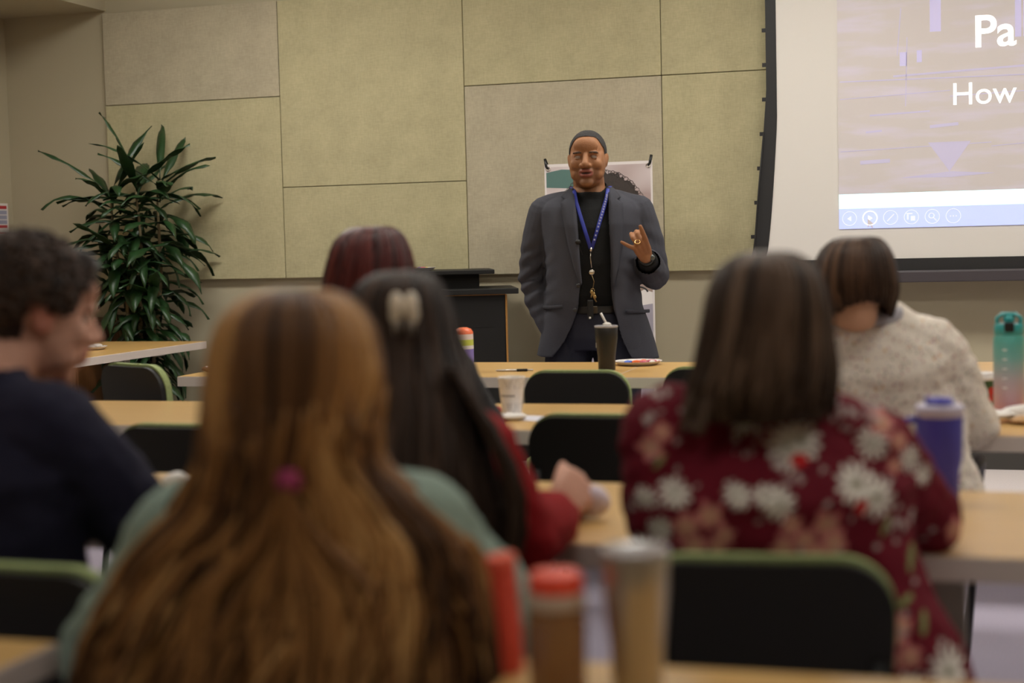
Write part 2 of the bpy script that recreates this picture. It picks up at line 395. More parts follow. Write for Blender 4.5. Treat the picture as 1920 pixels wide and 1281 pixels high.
MB().add([(-.515, -.0075, 1.33), (-.515, -.0075, 1.285), (-.503, -.0075, 1.295), (-.492, -.0075, 1.28), (-.487, -.0075, 1.285), (-.495, -.0075, 1.30), (-.483, -.0075, 1.302)], [(0, 1, 2, 3, 4, 5, 6)]).build('slide_cursor', emi('slide_grey', (.55, .5, .5), .3), scr, smooth=False)

# ------------------------------------------------------------------ tables
top_m = wood('table_laminate', (.60, .37, .135), (.53, .315, .105), .30)
edge_m = mat('table_edge', (.60, .52, .47), .5, spec=.4); leg_m = mat('table_leg', (.27, .25, .22), .4, metal=.3)
blk = mat('black_plastic', (.012, .011, .010), .55, spec=.3); blkm = mat('black_metal', (.01, .01, .01), .4, spec=.4)
def table_proto(L, D):
    t = empty('conference_table', (0, 0, 0))
    MB().box((0, 0, .733), (L-.004, D-.004, .014)).build('tabletop', top_m, t, smooth=False)
    g = MB()
    for c, d in (((0, -D/2+.004, .719), (L, .008, .0400)), ((0, D/2-.004, .719), (L, .008, .0400)), ((-L/2+.004, 0, .719), (.008, D-.016, .0400)), ((L/2-.004, 0, .719), (.008, D-.016, .0400))): g.box(c, d)
    g.box((0, 0, .7125), (L-.016, D-.016, .025))
    g.build('edge_band', edge_m, t, smooth=False, bevel=.002)
    for s in (-1, 1):
        l = MB().box((s*(L/2-.30), 0, .37), (.06, .05, .66)).box((s*(L/2-.30), 0, .02), (.06, D*.8, .04)).box((s*(L/2-.30), 0, .69), (.08, D*.7, .02))
        l.build('leg', leg_m, t, smooth=False, bevel=.006)
    MB().box((0, .02, .685), (L*.72, .05, .03)).build('crossbar', blkm, t, smooth=False, bevel=.004)
    return t
tg = 'conference tables in rows'
TBL = {}
def table(x0, x1, y0, y1, label, rz=0.):
    L, D = x1-x0, y1-y0; key = (round(L, 3), round(D, 3))
    if key not in TBL: t = TBL[key] = table_proto(L, D)
    else: t = copy_tree(TBL[key])
    t.location = ((x0+x1)/2, (y0+y1)/2, 0); t.rotation_euler.z = rz; tag(t, label, 'table', tg)
table(-3.113, -1.293, 5.60, 6.30, 'front row conference table nearest the lectern, under the pen')
table(-1.291, .529, 5.60, 6.30, 'front row conference table holding the black tumbler and the candy plate')
table(.531, 2.351, 5.60, 6.30, 'front row conference table under the right part of the screen, pale glare on top')
table(-3.55, -1.80, 4.03, 4.69, 'second row table at far left, behind the navy sweater man')
table(-1.798, -.048, 4.03, 4.69, 'second row table holding the white paper cup')
table(-.046, 1.704, 4.03, 4.69, 'second row table holding the teal and pink water bottle')
table(-3.382, -1.562, 2.52, 3.17, 'third row table at left holding the crumpled paper')
table(-1.56, .26, 2.52, 3.17, 'third row table holding the blue handled tumbler')
table(-2.97, -1.17, 1.12, 1.76, 'nearest table, its corner showing at the bottom left')
table(-.54, 1.28, 1.13, 1.81, 'nearest table holding the red-lidded bottle and the steel tumbler')
t = copy_tree(TBL[(1.82, .7)]); t.location = (-4.490, 6.85, 0); t.rotation_euler.z = PI/2-.03
tag(t, 'conference table turned sideways along the left side, before the plant', 'table', tg)

# ------------------------------------------------------------------ chairs
green_f = mat('green_seat_fabric', (.30, .36, .15), .9, nscale=120, namt=.35, bump=.3, bscale=250)
def backshape(W, z0, z1, r, yoff, th, tilt=.12, grow=0., curve=.35):
    zz = list(np.linspace(z0, z1-r, 6))+[z1-r+r*math.sin(a) for a in np.linspace(.15, PI/2, 9)]
    rs = []
    for layer in (0, 1):
        pass
    rings_ = []
    for z in zz:
        w = W*(1-.10*max(0, (z0+.08-z)/.08))
        if z > z1-r: w = W-r+math.sqrt(max(0, r*r-(z-(z1-r))**2))
        w *= (.90+.10*min(1, (z-z0)/(z1-z0)*1.6))
        ring = []
        xs_ = np.linspace(-w, w, 13)
        for x in xs_: ring.append((x, yoff-tilt*(z-z0)+curve*x*x, z))
        for x in xs_[::-1]: ring.append((x, yoff+th-tilt*(z-z0)+curve*x*x, z))
        rings_.append(ring)
    return rings_
def chair_proto():
    t = empty('stacking_chair', (0, 0, 0))
    MB().rings(backshape(.185, .50, .800, .075, -.235, .018)).build('back_shell', blk, t, auto=.9)
    MB().rings(backshape(.188, .51, .808, .080, -.217, .024)).build('back_cushion', green_f, t, auto=.9)
    s = MB(); rs = []
    for k, (z, q) in enumerate(((.435, .93), (.445, 1), (.475, 1), (.487, .95))):
        ring = []
        for j in range(40):
            a = 2*PI*j/40; c, s_ = math.cos(a), math.sin(a)
            ring.append((.225*q*math.copysign(abs(c)**.5, c), .215*q*math.copysign(abs(s_)**.5, s_), z-.02*s_*0))
        rs.append(ring)
    s.rings(rs).build('seat', green_f, t, auto=.9)
    MB().lathe([(.01, .41), (.2, .415), (.21, .433), (.01, .434)], n=32).build('seat_pan', blk, t, auto=.9)
    for sx in (-1, 1):
        MB().tube([(sx*.20, .17, .42), (sx*.215, .215, .25), (sx*.225, .235, .011)], .011, 10).build('leg', blkm, t)
        MB().tube([(sx*.20, -.15, .42), (sx*.215, -.225, .25), (sx*.225, -.255, .011)], .011, 10).build('leg', blkm, t)
        MB().tube([(sx*.16, -.10, .42), (sx*.165, -.20, .45), (sx*.165, -.232, .55), (sx*.16, -.25, .66)], .009, 8).build('back_support', blkm, t)
    return t
cg = 'stacking chairs with black backs and green upholstery'
proto = None
def chair(x, y, rz, label, arms=False, sc_=1., sz=1.):
    global proto
    if proto is None: proto = chair_proto(); c = proto
    else: c = copy_tree(proto)
    c.location = (x, y, 0); c.rotation_euler.z = rz; c.scale = (sc_, sc_, sz); tag(c, label, 'chair', cg)
    if arms:
        for sx in (-1, 1):
            MB().tube([(sx*.29, .235, .02), (sx*.32, .20, .40), (sx*.33, .17, .60), (sx*.325, .08, .655), (sx*.30, -.12, .665), (sx*.2, -.23, .66)], [.010, .010, .012, .02, .02, .012], 10).build('armrest', blkm, c)
    return c

# ------------------------------------------------------------------ people: shared builders
def basis(f, n):
    f = unit(f); n = np.asarray(n, float); n = unit(n-f*np.dot(n, f)); return f, n, np.cross(f, n)
def hand(mb, Wp, fdir, dorsal, thumb_side, s=1., curls=None, spread=None, thumb=(.7, .5, .15), rk=1.):
    """palm, four unequal fingers with knuckle bends and a thumb from the side of the palm"""
    f, n, t = basis(fdir, dorsal); t = t*thumb_side; Wp = np.array(Wp, float)
    curls = curls or [(.35, .5, .3)]*4; spread = spread or (.12, .03, -.06, -.16)
    offs = (.030, .011, -.010, -.029); lens = (.90, 1.0, .93, .74); rad = (.0092, .0095, .009, .0078); kn = (.086, .089, .084, .077)
    for o_, r_, k in zip(offs, (.0135, .014, .0135, .012), kn):
        mb.tube([Wp-f*.005*s+t*o_*.45*s, Wp+f*.045*s+t*o_*.85*s+n*.002*s, Wp+f*k*s+t*o_*s], [(.0165*s), (r_*1.05*s), (r_*.82*s)], 10, round_=True)
    for i in range(4):
        p = Wp+f*kn[i]*s+t*offs[i]*s; a = 0; pts = [p]; d0 = unit(f+t*math.tan(spread[i]))
        for L, c in zip((.044, .027, .022), curls[i]):
            a += c; d = d0*math.cos(a)-n*math.sin(a); p = p+d*L*lens[i]*s; pts.append(p)
        mb.tube(pts, [rad[i]*s*1.1*rk, rad[i]*s*rk, rad[i]*.92*s*rk, rad[i]*.80*s*rk], 10, round_=True)
    b = Wp+f*.022*s+t*.018*s-n*.006*s
    d1 = unit(f*thumb[0]+t*thumb[1]*1.3-n*thumb[2]); d2 = unit(d1+f*.35-n*.25)
    k1 = b+d1*.042*s; k2 = k1+d2*.033*s; k3 = k2+unit(d2+f*.2-n*.1)*.024*s
    mb.tube([b, b+d1*.022*s, k1, k2, k3], [.016*s, .0145*s, .0115*s, .0105*s, .0085*s], 10, round_=True)
    return mb
def head(mb, c, R, s=1., jaw=1.):
    """head facing its own -y; R turns it, s scales it (1 = 0.235 m tall)"""
    R = np.array(R); c = np.array(c, float)
    def E(p, r): mb.ell(c+R @ (np.array(p)*s), np.array(r)*s, R, 18)
    E((0, .018, .030), (.076, .098, .088)); E((0, -.022, -.010), (.067, .072, .088)); E((0, -.020, -.062), (.057*jaw, .063, .046))
    E((0, -.066, -.094), (.026*jaw, .021, .020))
    E((0, -.074, .052), (.052, .024, .036))
    for q in (-1, 1):
        E((q*.030, -.083, .024), (.026, .013, .008)); E((q*.041, -.064, -.022), (.025, .022, .024)); E((q*.043, -.045, -.062), (.022*jaw, .028, .026))
        E((q*.0145, -.101, -.028), (.010, .011, .009)); E((q*.073, .008, -.006), (.010, .018, .030))
        E((q*.079, .016, .004), (.007, .011, .019)); E((q*.046, -.030, -.038), (.021, .040, .036))
    P = lambda *p: c+R @ (np.array(p)*s)
    mb.tube([P(0, -.086, .022), P(0, -.100, .000), P(0, -.114, -.022)], [.010*s, .0115*s, .0145*s], 10, round_=True)
    E((0, -.093, -.050), (.026, .014, .0085)); E((0, -.090, -.066), (.022, .015, .0095)); E((0, -.082, -.056), (.032, .014, .024))
    return mb
def head_disp(c, R, s=1., mouth=.0):
    R = np.array(R); c = np.array(c, float)
    def f(co):
        L = (co-c) @ R/s; out = L.copy()
        for q in (-1, 1):
            g = np.exp(-(((L[:, 0]-q*.031)/.016)**2+((L[:, 2]-.008)/.010)**2))*(L[:, 1] < -.02); out[:, 1] += g*.011
        if mouth:
            g = np.exp(-((L[:, 0]/.019)**2+((L[:, 2]+.0575)/.0042)**2))*(L[:, 1] < -.06); out[:, 1] += g*mouth
            g = np.exp(-((L[:, 0]/.010)**2+((L[:, 2]+.078)/.006)**2))*(L[:, 1] < -.06); out[:, 1] += g*.004
        return c+(out*s) @ R.T
    return f
eye_w = mat('eye_white', (.34, .27, .23), .3); eye_d = mat('eye_dark', (.02, .012, .008), .2)
def eyes(parent, c, R, s):
    R = np.array(R); c = np.array(c, float)
    for q in (-1, 1):
        g = MB(); g.ell(c+R @ (np.array((q*.031, -.0715, .008))*s), np.array((.0125, .0125, .0125))*s, R, 14, 0); g.ell(c+R @ (np.array((q*.031, -.0815, .0085))*s), np.array((.0066, .0036, .0066))*s, R, 12, 1)
        g.build('eye', [eye_w, eye_d], parent)
def skin(name, col): return mat(name, col, .6, nscale=30, namt=.08, bump=.12, bscale=160, spec=.28)
LIPS = {}

class Person:
    """audience member: root on the floor under the pelvis, local +y is forwards, positions given in metres"""
    def __init__(s, x, y, rz, label):
        s.root = empty('person', (x, y, 0), rz); tag(s.root, label, 'person'); s.o = np.array([x, y, 0.]); c, n = math.cos(rz), math.sin(rz); s.R = np.array([[c, -n, 0], [n, c, 0], [0, 0, 1]])
    def L(s, px, py, d): return s.R.T @ (at(px, py, d)-s.o)
def seated_body(P, sk, headc, headR, hs, sh_z, sh_w, chest_y, arms, girth=1., jaw=1., voxel=.006, face=True, hip_w=.16, lips=None, leg=(.42, .44)):
    """one continuous body: head, neck, torso, arms with hands, legs and feet. arms = two dicts with el, wr, f, n, side"""
    mb = MB(); hc = np.array(headc, float); hR = np.array(headR)
    head(mb, hc, hR, hs, jaw)
    kn_ = .87 if hs < .97 else 1.
    nb = np.array([hc[0]*.45, chest_y+.0, sh_z+.025])
    mb.tube([hc+hR @ np.array((0, .028, -.045))*hs, (hc+hR @ np.array((0, .03, -.10))*hs+nb)/2, nb, nb-(0, 0, .06)], [.056*hs*kn_, .053*hs*kn_, .060*hs*kn_, .075*hs], 14, round_=True)
    pel = np.array([0, 0, .55])
    mid = np.array([hc[0]*.2, chest_y*.5, (.55+sh_z)/2])
    g = girth
    mb.tube([pel, pel*.5+mid*.5+(0, -.01, 0), mid, (mid+nb)/2+(0, 0, -.01), nb+(0, 0, -.08), nb+(0, 0, -.035)],
            [(hip_w*g, .12*g), (.145*g, .105*g), (.135*g, .10*g), (.155*g, .105*g), (sh_w*.80, .085), (sh_w*.5, .06)], 18, ref=(1, 0, 0), round_=True)
    for sgn, A in zip((-1, 1), arms):
        S = nb+np.array([sgn*(sh_w-.045), A.get('sy', 0), -.05+A.get('sz', 0)])
        A['sh'] = S; el, wr = np.array(A['el'], float), np.array(A['wr'], float)
        mb.tube([nb+(sgn*.06, 0, -.05), S], [.055, .052], 12, round_=True)
        mb.tube([S, (S+el)/2, el], [.052*g, .045*g, .038], 12, round_=True)
        mb.tube([el, el*.65+wr*.35, wr], [.038, .037, .024], 12, round_=True)
        hand(mb, wr, A['f'], A['n'], A['side'], A.get('s', .95), A.get('curls'), A.get('spread'), A.get('thumb', (.7, .5, .15)))
        hip = pel+(sgn*.09, .02, -.02); kn = np.array([sgn*.12, leg[0], .50]); an = np.array([sgn*.12, leg[1], .09])
        mb.tube([hip, (hip+kn)/2, kn], [.085*g, .075*g, .055], 12, round_=True)
        mb.tube([kn, kn*.6+an*.4+(0, -.015, 0), an], [.052, .05, .034], 12, round_=True)
        mb.tube([an+(0, -.035, -.045), an+(0, .04, -.045), an+(0, .13, -.06)], [.034, .036, .026], 12, round_=True)
    me = fuse(mb, voxel, 6, .5, head_disp(hc, hR, hs))
    L = (centers(me)-hc) @ hR/hs
    lm_ = lips or sk
    o = link('body', me, [sk, lm_], P.root)
    assign(me, (np.abs(L[:, 0]) < .026) & (L[:, 1] < -.09) & (L[:, 2] < -.044) & (L[:, 2] > -.074), 1)
    eyes(P.root, hc, hR, hs)
    P.leg = leg; P.nb, P.mid, P.pel, P.g, P.sh_w, P.arms = nb, mid, pel, g, sh_w, arms
    return o
def top_garment(P, m, name='sweater', ease=.022, sleeve=1., neck=.078, voxel=.007, girth=None, amt=.008, cuff=.0, hem=.50, bulge=None, coll=.0, extra=None, sleeve_r=1.0, back=0.):
    nb, mid, pel, sh_w = P.nb, P.mid, P.pel, P.sh_w; g = girth or P.g; e = ease; mb = MB()
    low = pel.copy(); low[2] = hem
    mb.tube([low, (low+mid)/2+(0, -.01, 0), mid, (mid+nb)/2+(0, -.01-back, 0), nb+(0, -.01-back*.6, -.075), nb+(0, -.005, -.02), nb+(0, 0, .012)],
            [(.185*g+e, .14*g+e), (.165*g+e, .12*g+e), (.155*g+e, .112*g+e), (.17*g+e, .112*g+e), (sh_w*.86+e*.5, .088+e), (sh_w*.60, .068+e*.6), (.085, .07)], 20, ref=(1, 0, 0), round_=True)
    for sgn, A in zip((-1, 1), P.arms):
        S, el, wr = A['sh'], np.array(A['el'], float), np.array(A['wr'], float); k = sleeve_r
        mb.tube([nb+(sgn*.05, -.005, -.035), S], [(.06+e*.6), (.058+e)*1.0], 14, round_=True)
        mb.tube([S, (S+el)/2, el], [(.056+e)*k, (.050+e)*k, (.045+e*.8)*k], 14, round_=True)
        w2 = el*(1-sleeve)+wr*sleeve
        if sleeve > 0: mb.tube([el, (el+w2)/2, w2], [(.045+e*.8)*k, (.042+e*.8)*k, (.030+e*.6)*k], 14)
    if extra: extra(mb)
    me = fuse(mb, voxel, 5)
    folds(me, amt, 9, (1, 1, 1), 3); folds(me, amt*.5, 22, (1, 1, 1.6), 9)
    c = centers(me); dn = c-nb
    cut(me, (np.hypot(dn[:, 0], dn[:, 1]*1.05) < neck) & (dn[:, 2] > -.05))
    o = link(name, me, m, P.root); return o
def trousers(P, m, name='trousers', r=1.):
    mb = MB(); pel = P.pel; g = P.g
    mb.tube([pel+(0, 0, .08), pel, pel+(0, 0, -.03)], [(.165*g, .13*g), (.19*g, .15*g), (.17*g, .14*g)], 16, ref=(1, 0, 0), round_=True)
    for sgn in (-1, 1):
        hip = pel+(sgn*.09, .02, -.02); kn = np.array([sgn*.12, P.leg[0], .50]); an = np.array([sgn*.12, P.leg[1], .10])
        mb.tube([hip, (hip+kn)/2, kn], [.10*g*r, .09*g*r, .072*r], 14, round_=True); mb.tube([kn, (kn+an)/2, an], [.070*r, .065*r, .055*r], 14, round_=True)
    me = fuse(mb, .009, 5); folds(me, .008, 9); link(name, me, m, P.root)
def shoes(P, m, x=.12):
    y = P.leg[1]
    for sgn in (-1, 1):
        g = MB(); g.tube([(sgn*x, y-.055, .045), (sgn*x, y+.02, .045), (sgn*x, y+.12, .036), (sgn*x, y+.19, .030)], [(.040, .044), (.043, .044), (.046, .034), (.036, .028)], 14, ref=(1, 0, 0), round_=True)
        g.tube([(sgn*x, y-.03, .06), (sgn*x, y-.02, .11)], [.045, .042], 14)
        g.box((sgn*x, y+.06, .007), (.085, .27, .012))
        link('shoe', fuse(g, .007, 3), m, P.root)
def interp(rings, u):
    """rings: list of arrays (cx, cy, cz, rx, ry); smooth lookup at u in 0..1"""
    x = u*(len(rings)-1); i = min(int(x), len(rings)-2); t = x-i
    p0 = rings[max(i-1, 0)]; p1 = rings[i]; p2 = rings[i+1]; p3 = rings[min(i+2, len(rings)-1)]
    return .5*((2*p1)+(-p0+p2)*t+(2*p0-5*p1+4*p2-p3)*t*t+(-p0+3*p1-3*p2+p3)*t**3)
def env_rings(P, spec):
    """spec rows: y pixel row, left x, right x, distance, front/back half depth, shift towards the back"""
    out = []
    for py, xl, xr, d, ry in spec:
        c = P.L((xl+xr)/2, py, d); out.append(np.array([c[0], c[1], c[2], (xr-xl)/2/F_PX*d, ry]))
    return out
def env_pt(rings, u, th, s=1.):
    c = interp(rings, u); return np.array([c[0]+c[3]*s*math.cos(th), c[1]+c[4]*s*math.sin(th), c[2]])
def hair_core(mb, rings, u_face, face_half=.9, s=.93, n=44, m=36, mi=1, u_end=1., tint=.3, fc=PI/2):
    """dense under-layer: loft of the envelope, open over the face (th = +90 degrees is the face side)"""
    us = np.linspace(.0, u_end, m); vs = []; fs = []
    for u in us:
        for j in range(n):
            th = 2*PI*j/n; q = s*(1+.03*noise.noise(Vector((math.cos(th)*3, math.sin(th)*3, u*6))))
            vs.append(env_pt(rings, u, th, q))
    for i in range(m-1):
        for j in range(n):
            th = 2*PI*(j+.5)/n; a = abs((th-fc+PI) % (2*PI)-PI)
            if us[i] > u_face and a < face_half: continue
            a_ = i*n+j; b_ = i*n+(j+1) % n; fs.append((a_, b_, b_+n, a_+n))
    mb.add(vs, fs, mi, tint)
def lock(mb, pts, r, tint, n=5, flat=.6, tip=.25, mi=0):
    k = len(pts); rad = [r*(1-(1-tip)*max(0, (i/(k-1)-.55)/.45)**1.5)*(.6+.4*min(1, i/2)) for i in range(k)]
    mb.tube(pts, rad, n, mi, tint=tint, flat=flat)
def falling_locks(mb, rings, N, u0, u1, face_half, r=.006, steps=16, wander=.10, tints=(0, 1), s0=.94, s1=1.02, wave=.006, wfreq=9, tip=.3, fc=PI/2, jitter=.08, streak=3.):
    i = 0
    while i < N:
        th = random.uniform(0, 2*PI); a = abs((th-fc+PI) % (2*PI)-PI)
        if a < face_half: continue
        i += 1
        ua = u0 if not hasattr(u0, '__len__') else random.uniform(*u0); ub = u1+random.uniform(-jitter, jitter*.3)
        s = random.uniform(s0, s1); ph = random.uniform(0, 6.28); w = random.gauss(0, wander)
        tv = .5+.95*noise.noise(Vector((math.cos(th)*streak, math.sin(th)*streak, 1.7)))+random.gauss(0, .12)
        t = tints[0]+(tints[1]-tints[0])*min(1, max(0, tv)); pts = []
        for k in range(steps):
            v = k/(steps-1); u = ua+(min(ub, 1)-ua)*v
            p = env_pt(rings, u, th+w*v+.04*math.sin(v*7+ph), s)
            p += np.array((math.sin(v*wfreq+ph), math.cos(v*wfreq*.9+ph), 0))*wave*v
            pts.append(p)
        lock(mb, pts, r*random.uniform(.7, 1.3), t, tip=tip)
# ------------------------------------------------------------------ the audience
def Rz(a): return np.array(Matrix.Rotation(a, 3, 'Z'))
def Rx(a): return np.array(Matrix.Rotation(a, 3, 'X'))
sk_light = skin('skin_light', (.62, .36, .24)); sk_pink = skin('skin_rosy', (.58, .31, .22)); sk_warm = skin('skin_warm', (.66, .38, .24))
lip_m = skin('lips', (.45, .16, .13))
denim = mat('dark_denim', (.02, .025, .05), .8, bump=.2, bscale=300); black_shoe = mat('black_shoe', (.012, .011, .01), .4)
def rootat(px, d): p = at(px, 600, d); return p[0], p[1]

# --- A: the woman nearest the camera, half-up hair
x, y = rootat(552, 2.02)
A = Person(x, y, YAW, 'person nearest the camera in a mint top with long golden brown half-tied hair')
hc = A.L(548, 738, 1.96)
armsA = [dict(el=(-.300, .10, .69), wr=(-.14, .31, .675), f=(.5, .8, -.1), n=(0, .1, 1), side=1), dict(el=(.300, .10, .69), wr=(.14, .31, .675), f=(-.5, .8, -.1), n=(0, .1, 1), side=-1)]
seated_body(A, sk_light, hc, Rz(PI) @ Rx(.05), .97, .895, .195, -.0, armsA, voxel=.007, lips=lip_m, leg=(.30, .26))
mint = mat('mint_knit', (.24, .315, .26), .9, nscale=60, namt=.15, bump=.4, bscale=160)
top_garment(A, mint, 'sweater', ease=.026, voxel=.009, amt=.010); trousers(A, denim); shoes(A, black_shoe)
hairA = attr_mat('golden_brown_hair', [(0, (.035, .016, .007)), (.35, (.13, .058, .02)), (.7, (.33, .155, .045)), (1, (.50, .28, .10))], .5, .18)
RA = env_rings(A, [(543, 535, 570, 1.95, .012), (552, 478, 632, 1.95, .055), (585, 430, 680, 1.95, .095), (640, 402, 706, 1.95, .11), (720, 388, 716, 1.95, .115), (800, 384, 706, 1.95, .112), (870, 378, 712, 1.96, .11), (940, 345, 775, 1.98, .118), (1010, 285, 850, 2.00, .135), (1090, 235, 893, 2.01, .15), (1180, 200, 920, 2.01, .155), (1290, 175, 945, 2.01, .155), (1400, 180, 940, 2.01, .15)])
g = MB(); hair_core(g, RA, .12, 1.0, .93, tint=.12)
n = 0
while n < 620:      # upper hair swept over the crown and down to the tie
    th = -PI/2+random.uniform(-2.15, 2.15); us = random.choice([random.uniform(.0, .05), random.uniform(.05, .40)]); ut = .54
    if us > .30 and abs(th+PI/2) < .5: continue
    n += 1; pts = []; s0 = random.uniform(.97, 1.035); a0 = th+PI/2
    side = abs(a0)/2.15
    tv = .22+.62*math.exp(-((abs(a0)-1.0)/.38)**2)+.30*noise.noise(Vector((a0*4.5, us*3, 0)))+random.gauss(0, .07)
    for k in range(18):
        v = k/17; e = v**(1.5+side*.7); ee = v*v*(3-2*v)
        u = us+(ut-us)*(v*.35+.65*math.sin(v*PI/2)); a = a0*(1-e**1.3) if v < 1 else 0
        p = env_pt(RA, u, -PI/2+a, s0*(1-.03*v)); pts.append(p)
    lock(g, pts, .0052*random.uniform(.7, 1.3), min(1, max(0, tv)), tip=.8)
falling_locks(g, RA, 760, (.34, .56), .99, .75, r=.0060, steps=20, wander=.22, tints=(.0, 1.0), s0=.93, s1=1.05, wave=.022, wfreq=10, streak=5.5)
tie = A.L(541, 903, 1.835)
for k in range(34):  # tail below the tie
    pts = []; a = random.uniform(-1, 1); ph = random.uniform(0, 6)
    for j in range(16):
        v = j/15; q = env_pt(RA, .54+.44*v, -PI/2+a*.55*min(1, v*2.4), 1.05+.03*math.sin(ph)); pts.append(q*min(1, v*5)+tie*(1-min(1, v*5))+np.array((.010*math.sin(v*10+ph)*v, -.008, 0)))
    lock(g, pts, .0065, .45+.45*random.random()*(.6+.4*math.cos(a*3)), tip=.3)
g.build('hair', [hairA, hairA], A.root, tint=True)
TR = MB(); TR.ell(tie+(0, -.002, 0), (.010, .010, .011)); TR.tube([tie+np.array((.011*math.cos(a), .001, .010*math.sin(a))) for a in np.linspace(0, 2*PI, 16)], .005, 8)
TR.build('hair_tie', mat('magenta_elastic', (.30, .02, .09), .6), A.root)
chair(x-.0, y+.12, .0+YAW*.6, 'chair under the woman nearest the camera, hidden by her hair', sz=.80)

# --- B: burgundy floral dress
x, y = rootat(1440, 2.40)
B = Person(x, y, YAW, 'person with shoulder-length brown hair in a burgundy dress printed with white and pink flowers')
hc = B.L(1434, 628, 2.36)
elL, elR = B.L(1262, 965, 2.38), B.L(1732, 972, 2.50)
armsB = [dict(el=elL, wr=elL+(.10, .22, .03), f=(.4, .9, 0), n=(0, 0, 1), side=1), dict(el=elR, wr=elR+(-.06, .24, .015), f=(-.3, .95, 0), n=(0, 0, 1), side=-1, sz=-.03)]
seated_body(B, sk_pink, hc, Rz(PI) @ Rx(.12), .96, .968, .195, -.0, armsB, girth=1.22, voxel=.007, lips=lip_m)
def exB(mb):
    mb.tube([B.L(1560, 960, 2.40), B.L(1612, 1090, 2.40), B.L(1660, 1200, 2.38), B.L(1690, 1320, 2.36)], [(.09, .11), (.10, .12), (.105, .13), (.12, .13)], 14, ref=(1, 0, 0), round_=True)
    mb.tube([B.L(1440, 1000, 2.46), B.L(1450, 1250, 2.50)], [(.19, .11), (.21, .11)], 16, ref=(1, 0, 0), round_=True)
dress = top_garment(B, mat('tmp_dress', (.2, .01, .02)), 'dress', ease=.026, voxel=.0045, amt=.009, neck=.060, hem=.46, extra=exB, sleeve_r=.98)
me = dress.data; co = coords(me); rng = np.random.RandomState(5)
base = np.array([.125, .007, .016]); colr = np.tile(base, (len(co), 1))
sh_ = nz(co, 12)[:, None]; colr *= (1+.12*sh_)
def bloom(cx, cz, r, kind, rot=0., back=True):
    m = (co[:, 1] < .02) if back else (co[:, 1] >= .02)
    dx = co[:, 0]-cx; dz = co[:, 2]-cz; rr = np.hypot(dx, dz); an = np.arctan2(dz, dx)+rot
    if kind == 'daisy':
        pet = r*(.72+.28*np.cos(an*11)); k = m & (rr < pet) & (rr > r*.10)
        colr[k] = np.array([.92, .86, .76])*(.82+.18*np.cos(an[k]*22))[:, None]*(.55+.45*np.clip(rr[k]/(r*.45), 0, 1))[:, None]
        k = m & (rr <= r*.17); colr[k] = (.20, .17, .07)
    elif kind == 'pink':
        pet = r*(.80+.20*np.cos(an*5)); k = m & (rr < pet); t = np.clip(rr[k]/r, 0, 1)[:, None]
        colr[k] = np.array([.60, .36, .22])*(1-t)**1.0+np.array([.50, .12, .15])*t
    elif kind == 'red': k = m & (rr < r); colr[k] = (.50, .02, .02)
    elif kind == 'leaf':
        u = dx*math.cos(rot)+dz*math.sin(rot); v = -dx*math.sin(rot)+dz*math.cos(rot); k = m & ((u/r)**2+(v/(r*.3))**2 < 1); colr[k] = (.20, .23, .09)
    elif kind == 'bud': k = m & (rr < r*(.8+.2*np.cos(an*3))); colr[k] = (.42, .34, .32)
K = 2.30/F_PX
def bpx(px, py, r, kind, rot=0.):
    p = B.L(px, py, 2.30); bloom(p[0], p[2], r*K, kind, rot)
for q in ((1445, 748, 24, 'leaf', .2), (1550, 745, 24, 'leaf', -.3), (1660, 985, 22, 'leaf', 1.2), (1715, 1050, 26, 'leaf', 1.2), (1722, 1160, 22, 'leaf', 1.3), (1240, 870, 18, 'leaf', 1.), (1690, 1120, 20, 'leaf', .4)): bpx(*q)
for q in ((1490, 722, 46), (1520, 735, 40), (1365, 752, 34), (1478, 838, 44), (1505, 828, 40), (1600, 905, 42), (1640, 930, 42), (1645, 835, 34), (1265, 925, 30), (1375, 920, 26), (1450, 935, 34), (1425, 925, 24), (1240, 995, 24), (1398, 798, 22), (1765, 1245, 46), (1725, 870, 28), (1692, 1265, 26), (1760, 905, 24), (1215, 940, 22), (1220, 1040, 30)): bpx(*q, 'daisy', rng.rand()*3)
for q in ((1325, 960, 30), (1285, 985, 30), (1352, 995, 22), (1300, 1020, 28), (1340, 1015, 20), (1475, 975, 24), (1540, 975, 32), (1500, 1005, 28), (1555, 1010, 30), (1460, 1015, 26), (1520, 1030, 26), (1225, 845, 28), (1245, 815, 22), (1700, 835, 24), (1668, 800, 28), (1690, 880, 20), (1640, 1135, 24), (1660, 1180, 30), (1690, 1215, 26), (1655, 1225, 24), (1680, 1160, 20)): bpx(*q, 'pink', rng.rand()*3)
for q in ((1492, 862, 13), (1608, 945, 13), (1505, 858, 10)): bpx(*q, 'red')
for k in range(90):
    px, py = rng.uniform(1190, 1800), rng.uniform(720, 1240); bpx(px, py, rng.uniform(3, 8), 'bud')
for cx, cy in ((1230, 770), (1290, 790), (1600, 790), (1640, 770), (1560, 760), (1400, 830), (1470, 890), (1690, 1010), (1710, 960)):
    for k in range(7): bpx(cx+rng.uniform(-30, 30), cy+rng.uniform(-28, 28), rng.uniform(4, 9), 'bud')
for k in range(26): bloom(rng.uniform(-.3, .35), rng.uniform(.45, .98), rng.uniform(.018, .032), ('daisy', 'pink')[k % 2], rng.rand()*3, back=False)
a = me.attributes.new('print', 'FLOAT_COLOR', 'POINT'); a.data.foreach_set('color', np.hstack([np.clip(colr, 0, 1), np.ones((len(co), 1))]).ravel())
me.materials[0] = attr_mat('floral_print', None, .85, .15, 'print', True)
shoes(B, black_shoe)
hairB = attr_mat('brown_hair', [(0, (.022, .012, .007)), (.5, (.095, .058, .038)), (1, (.23, .15, .098))], .5, .15)
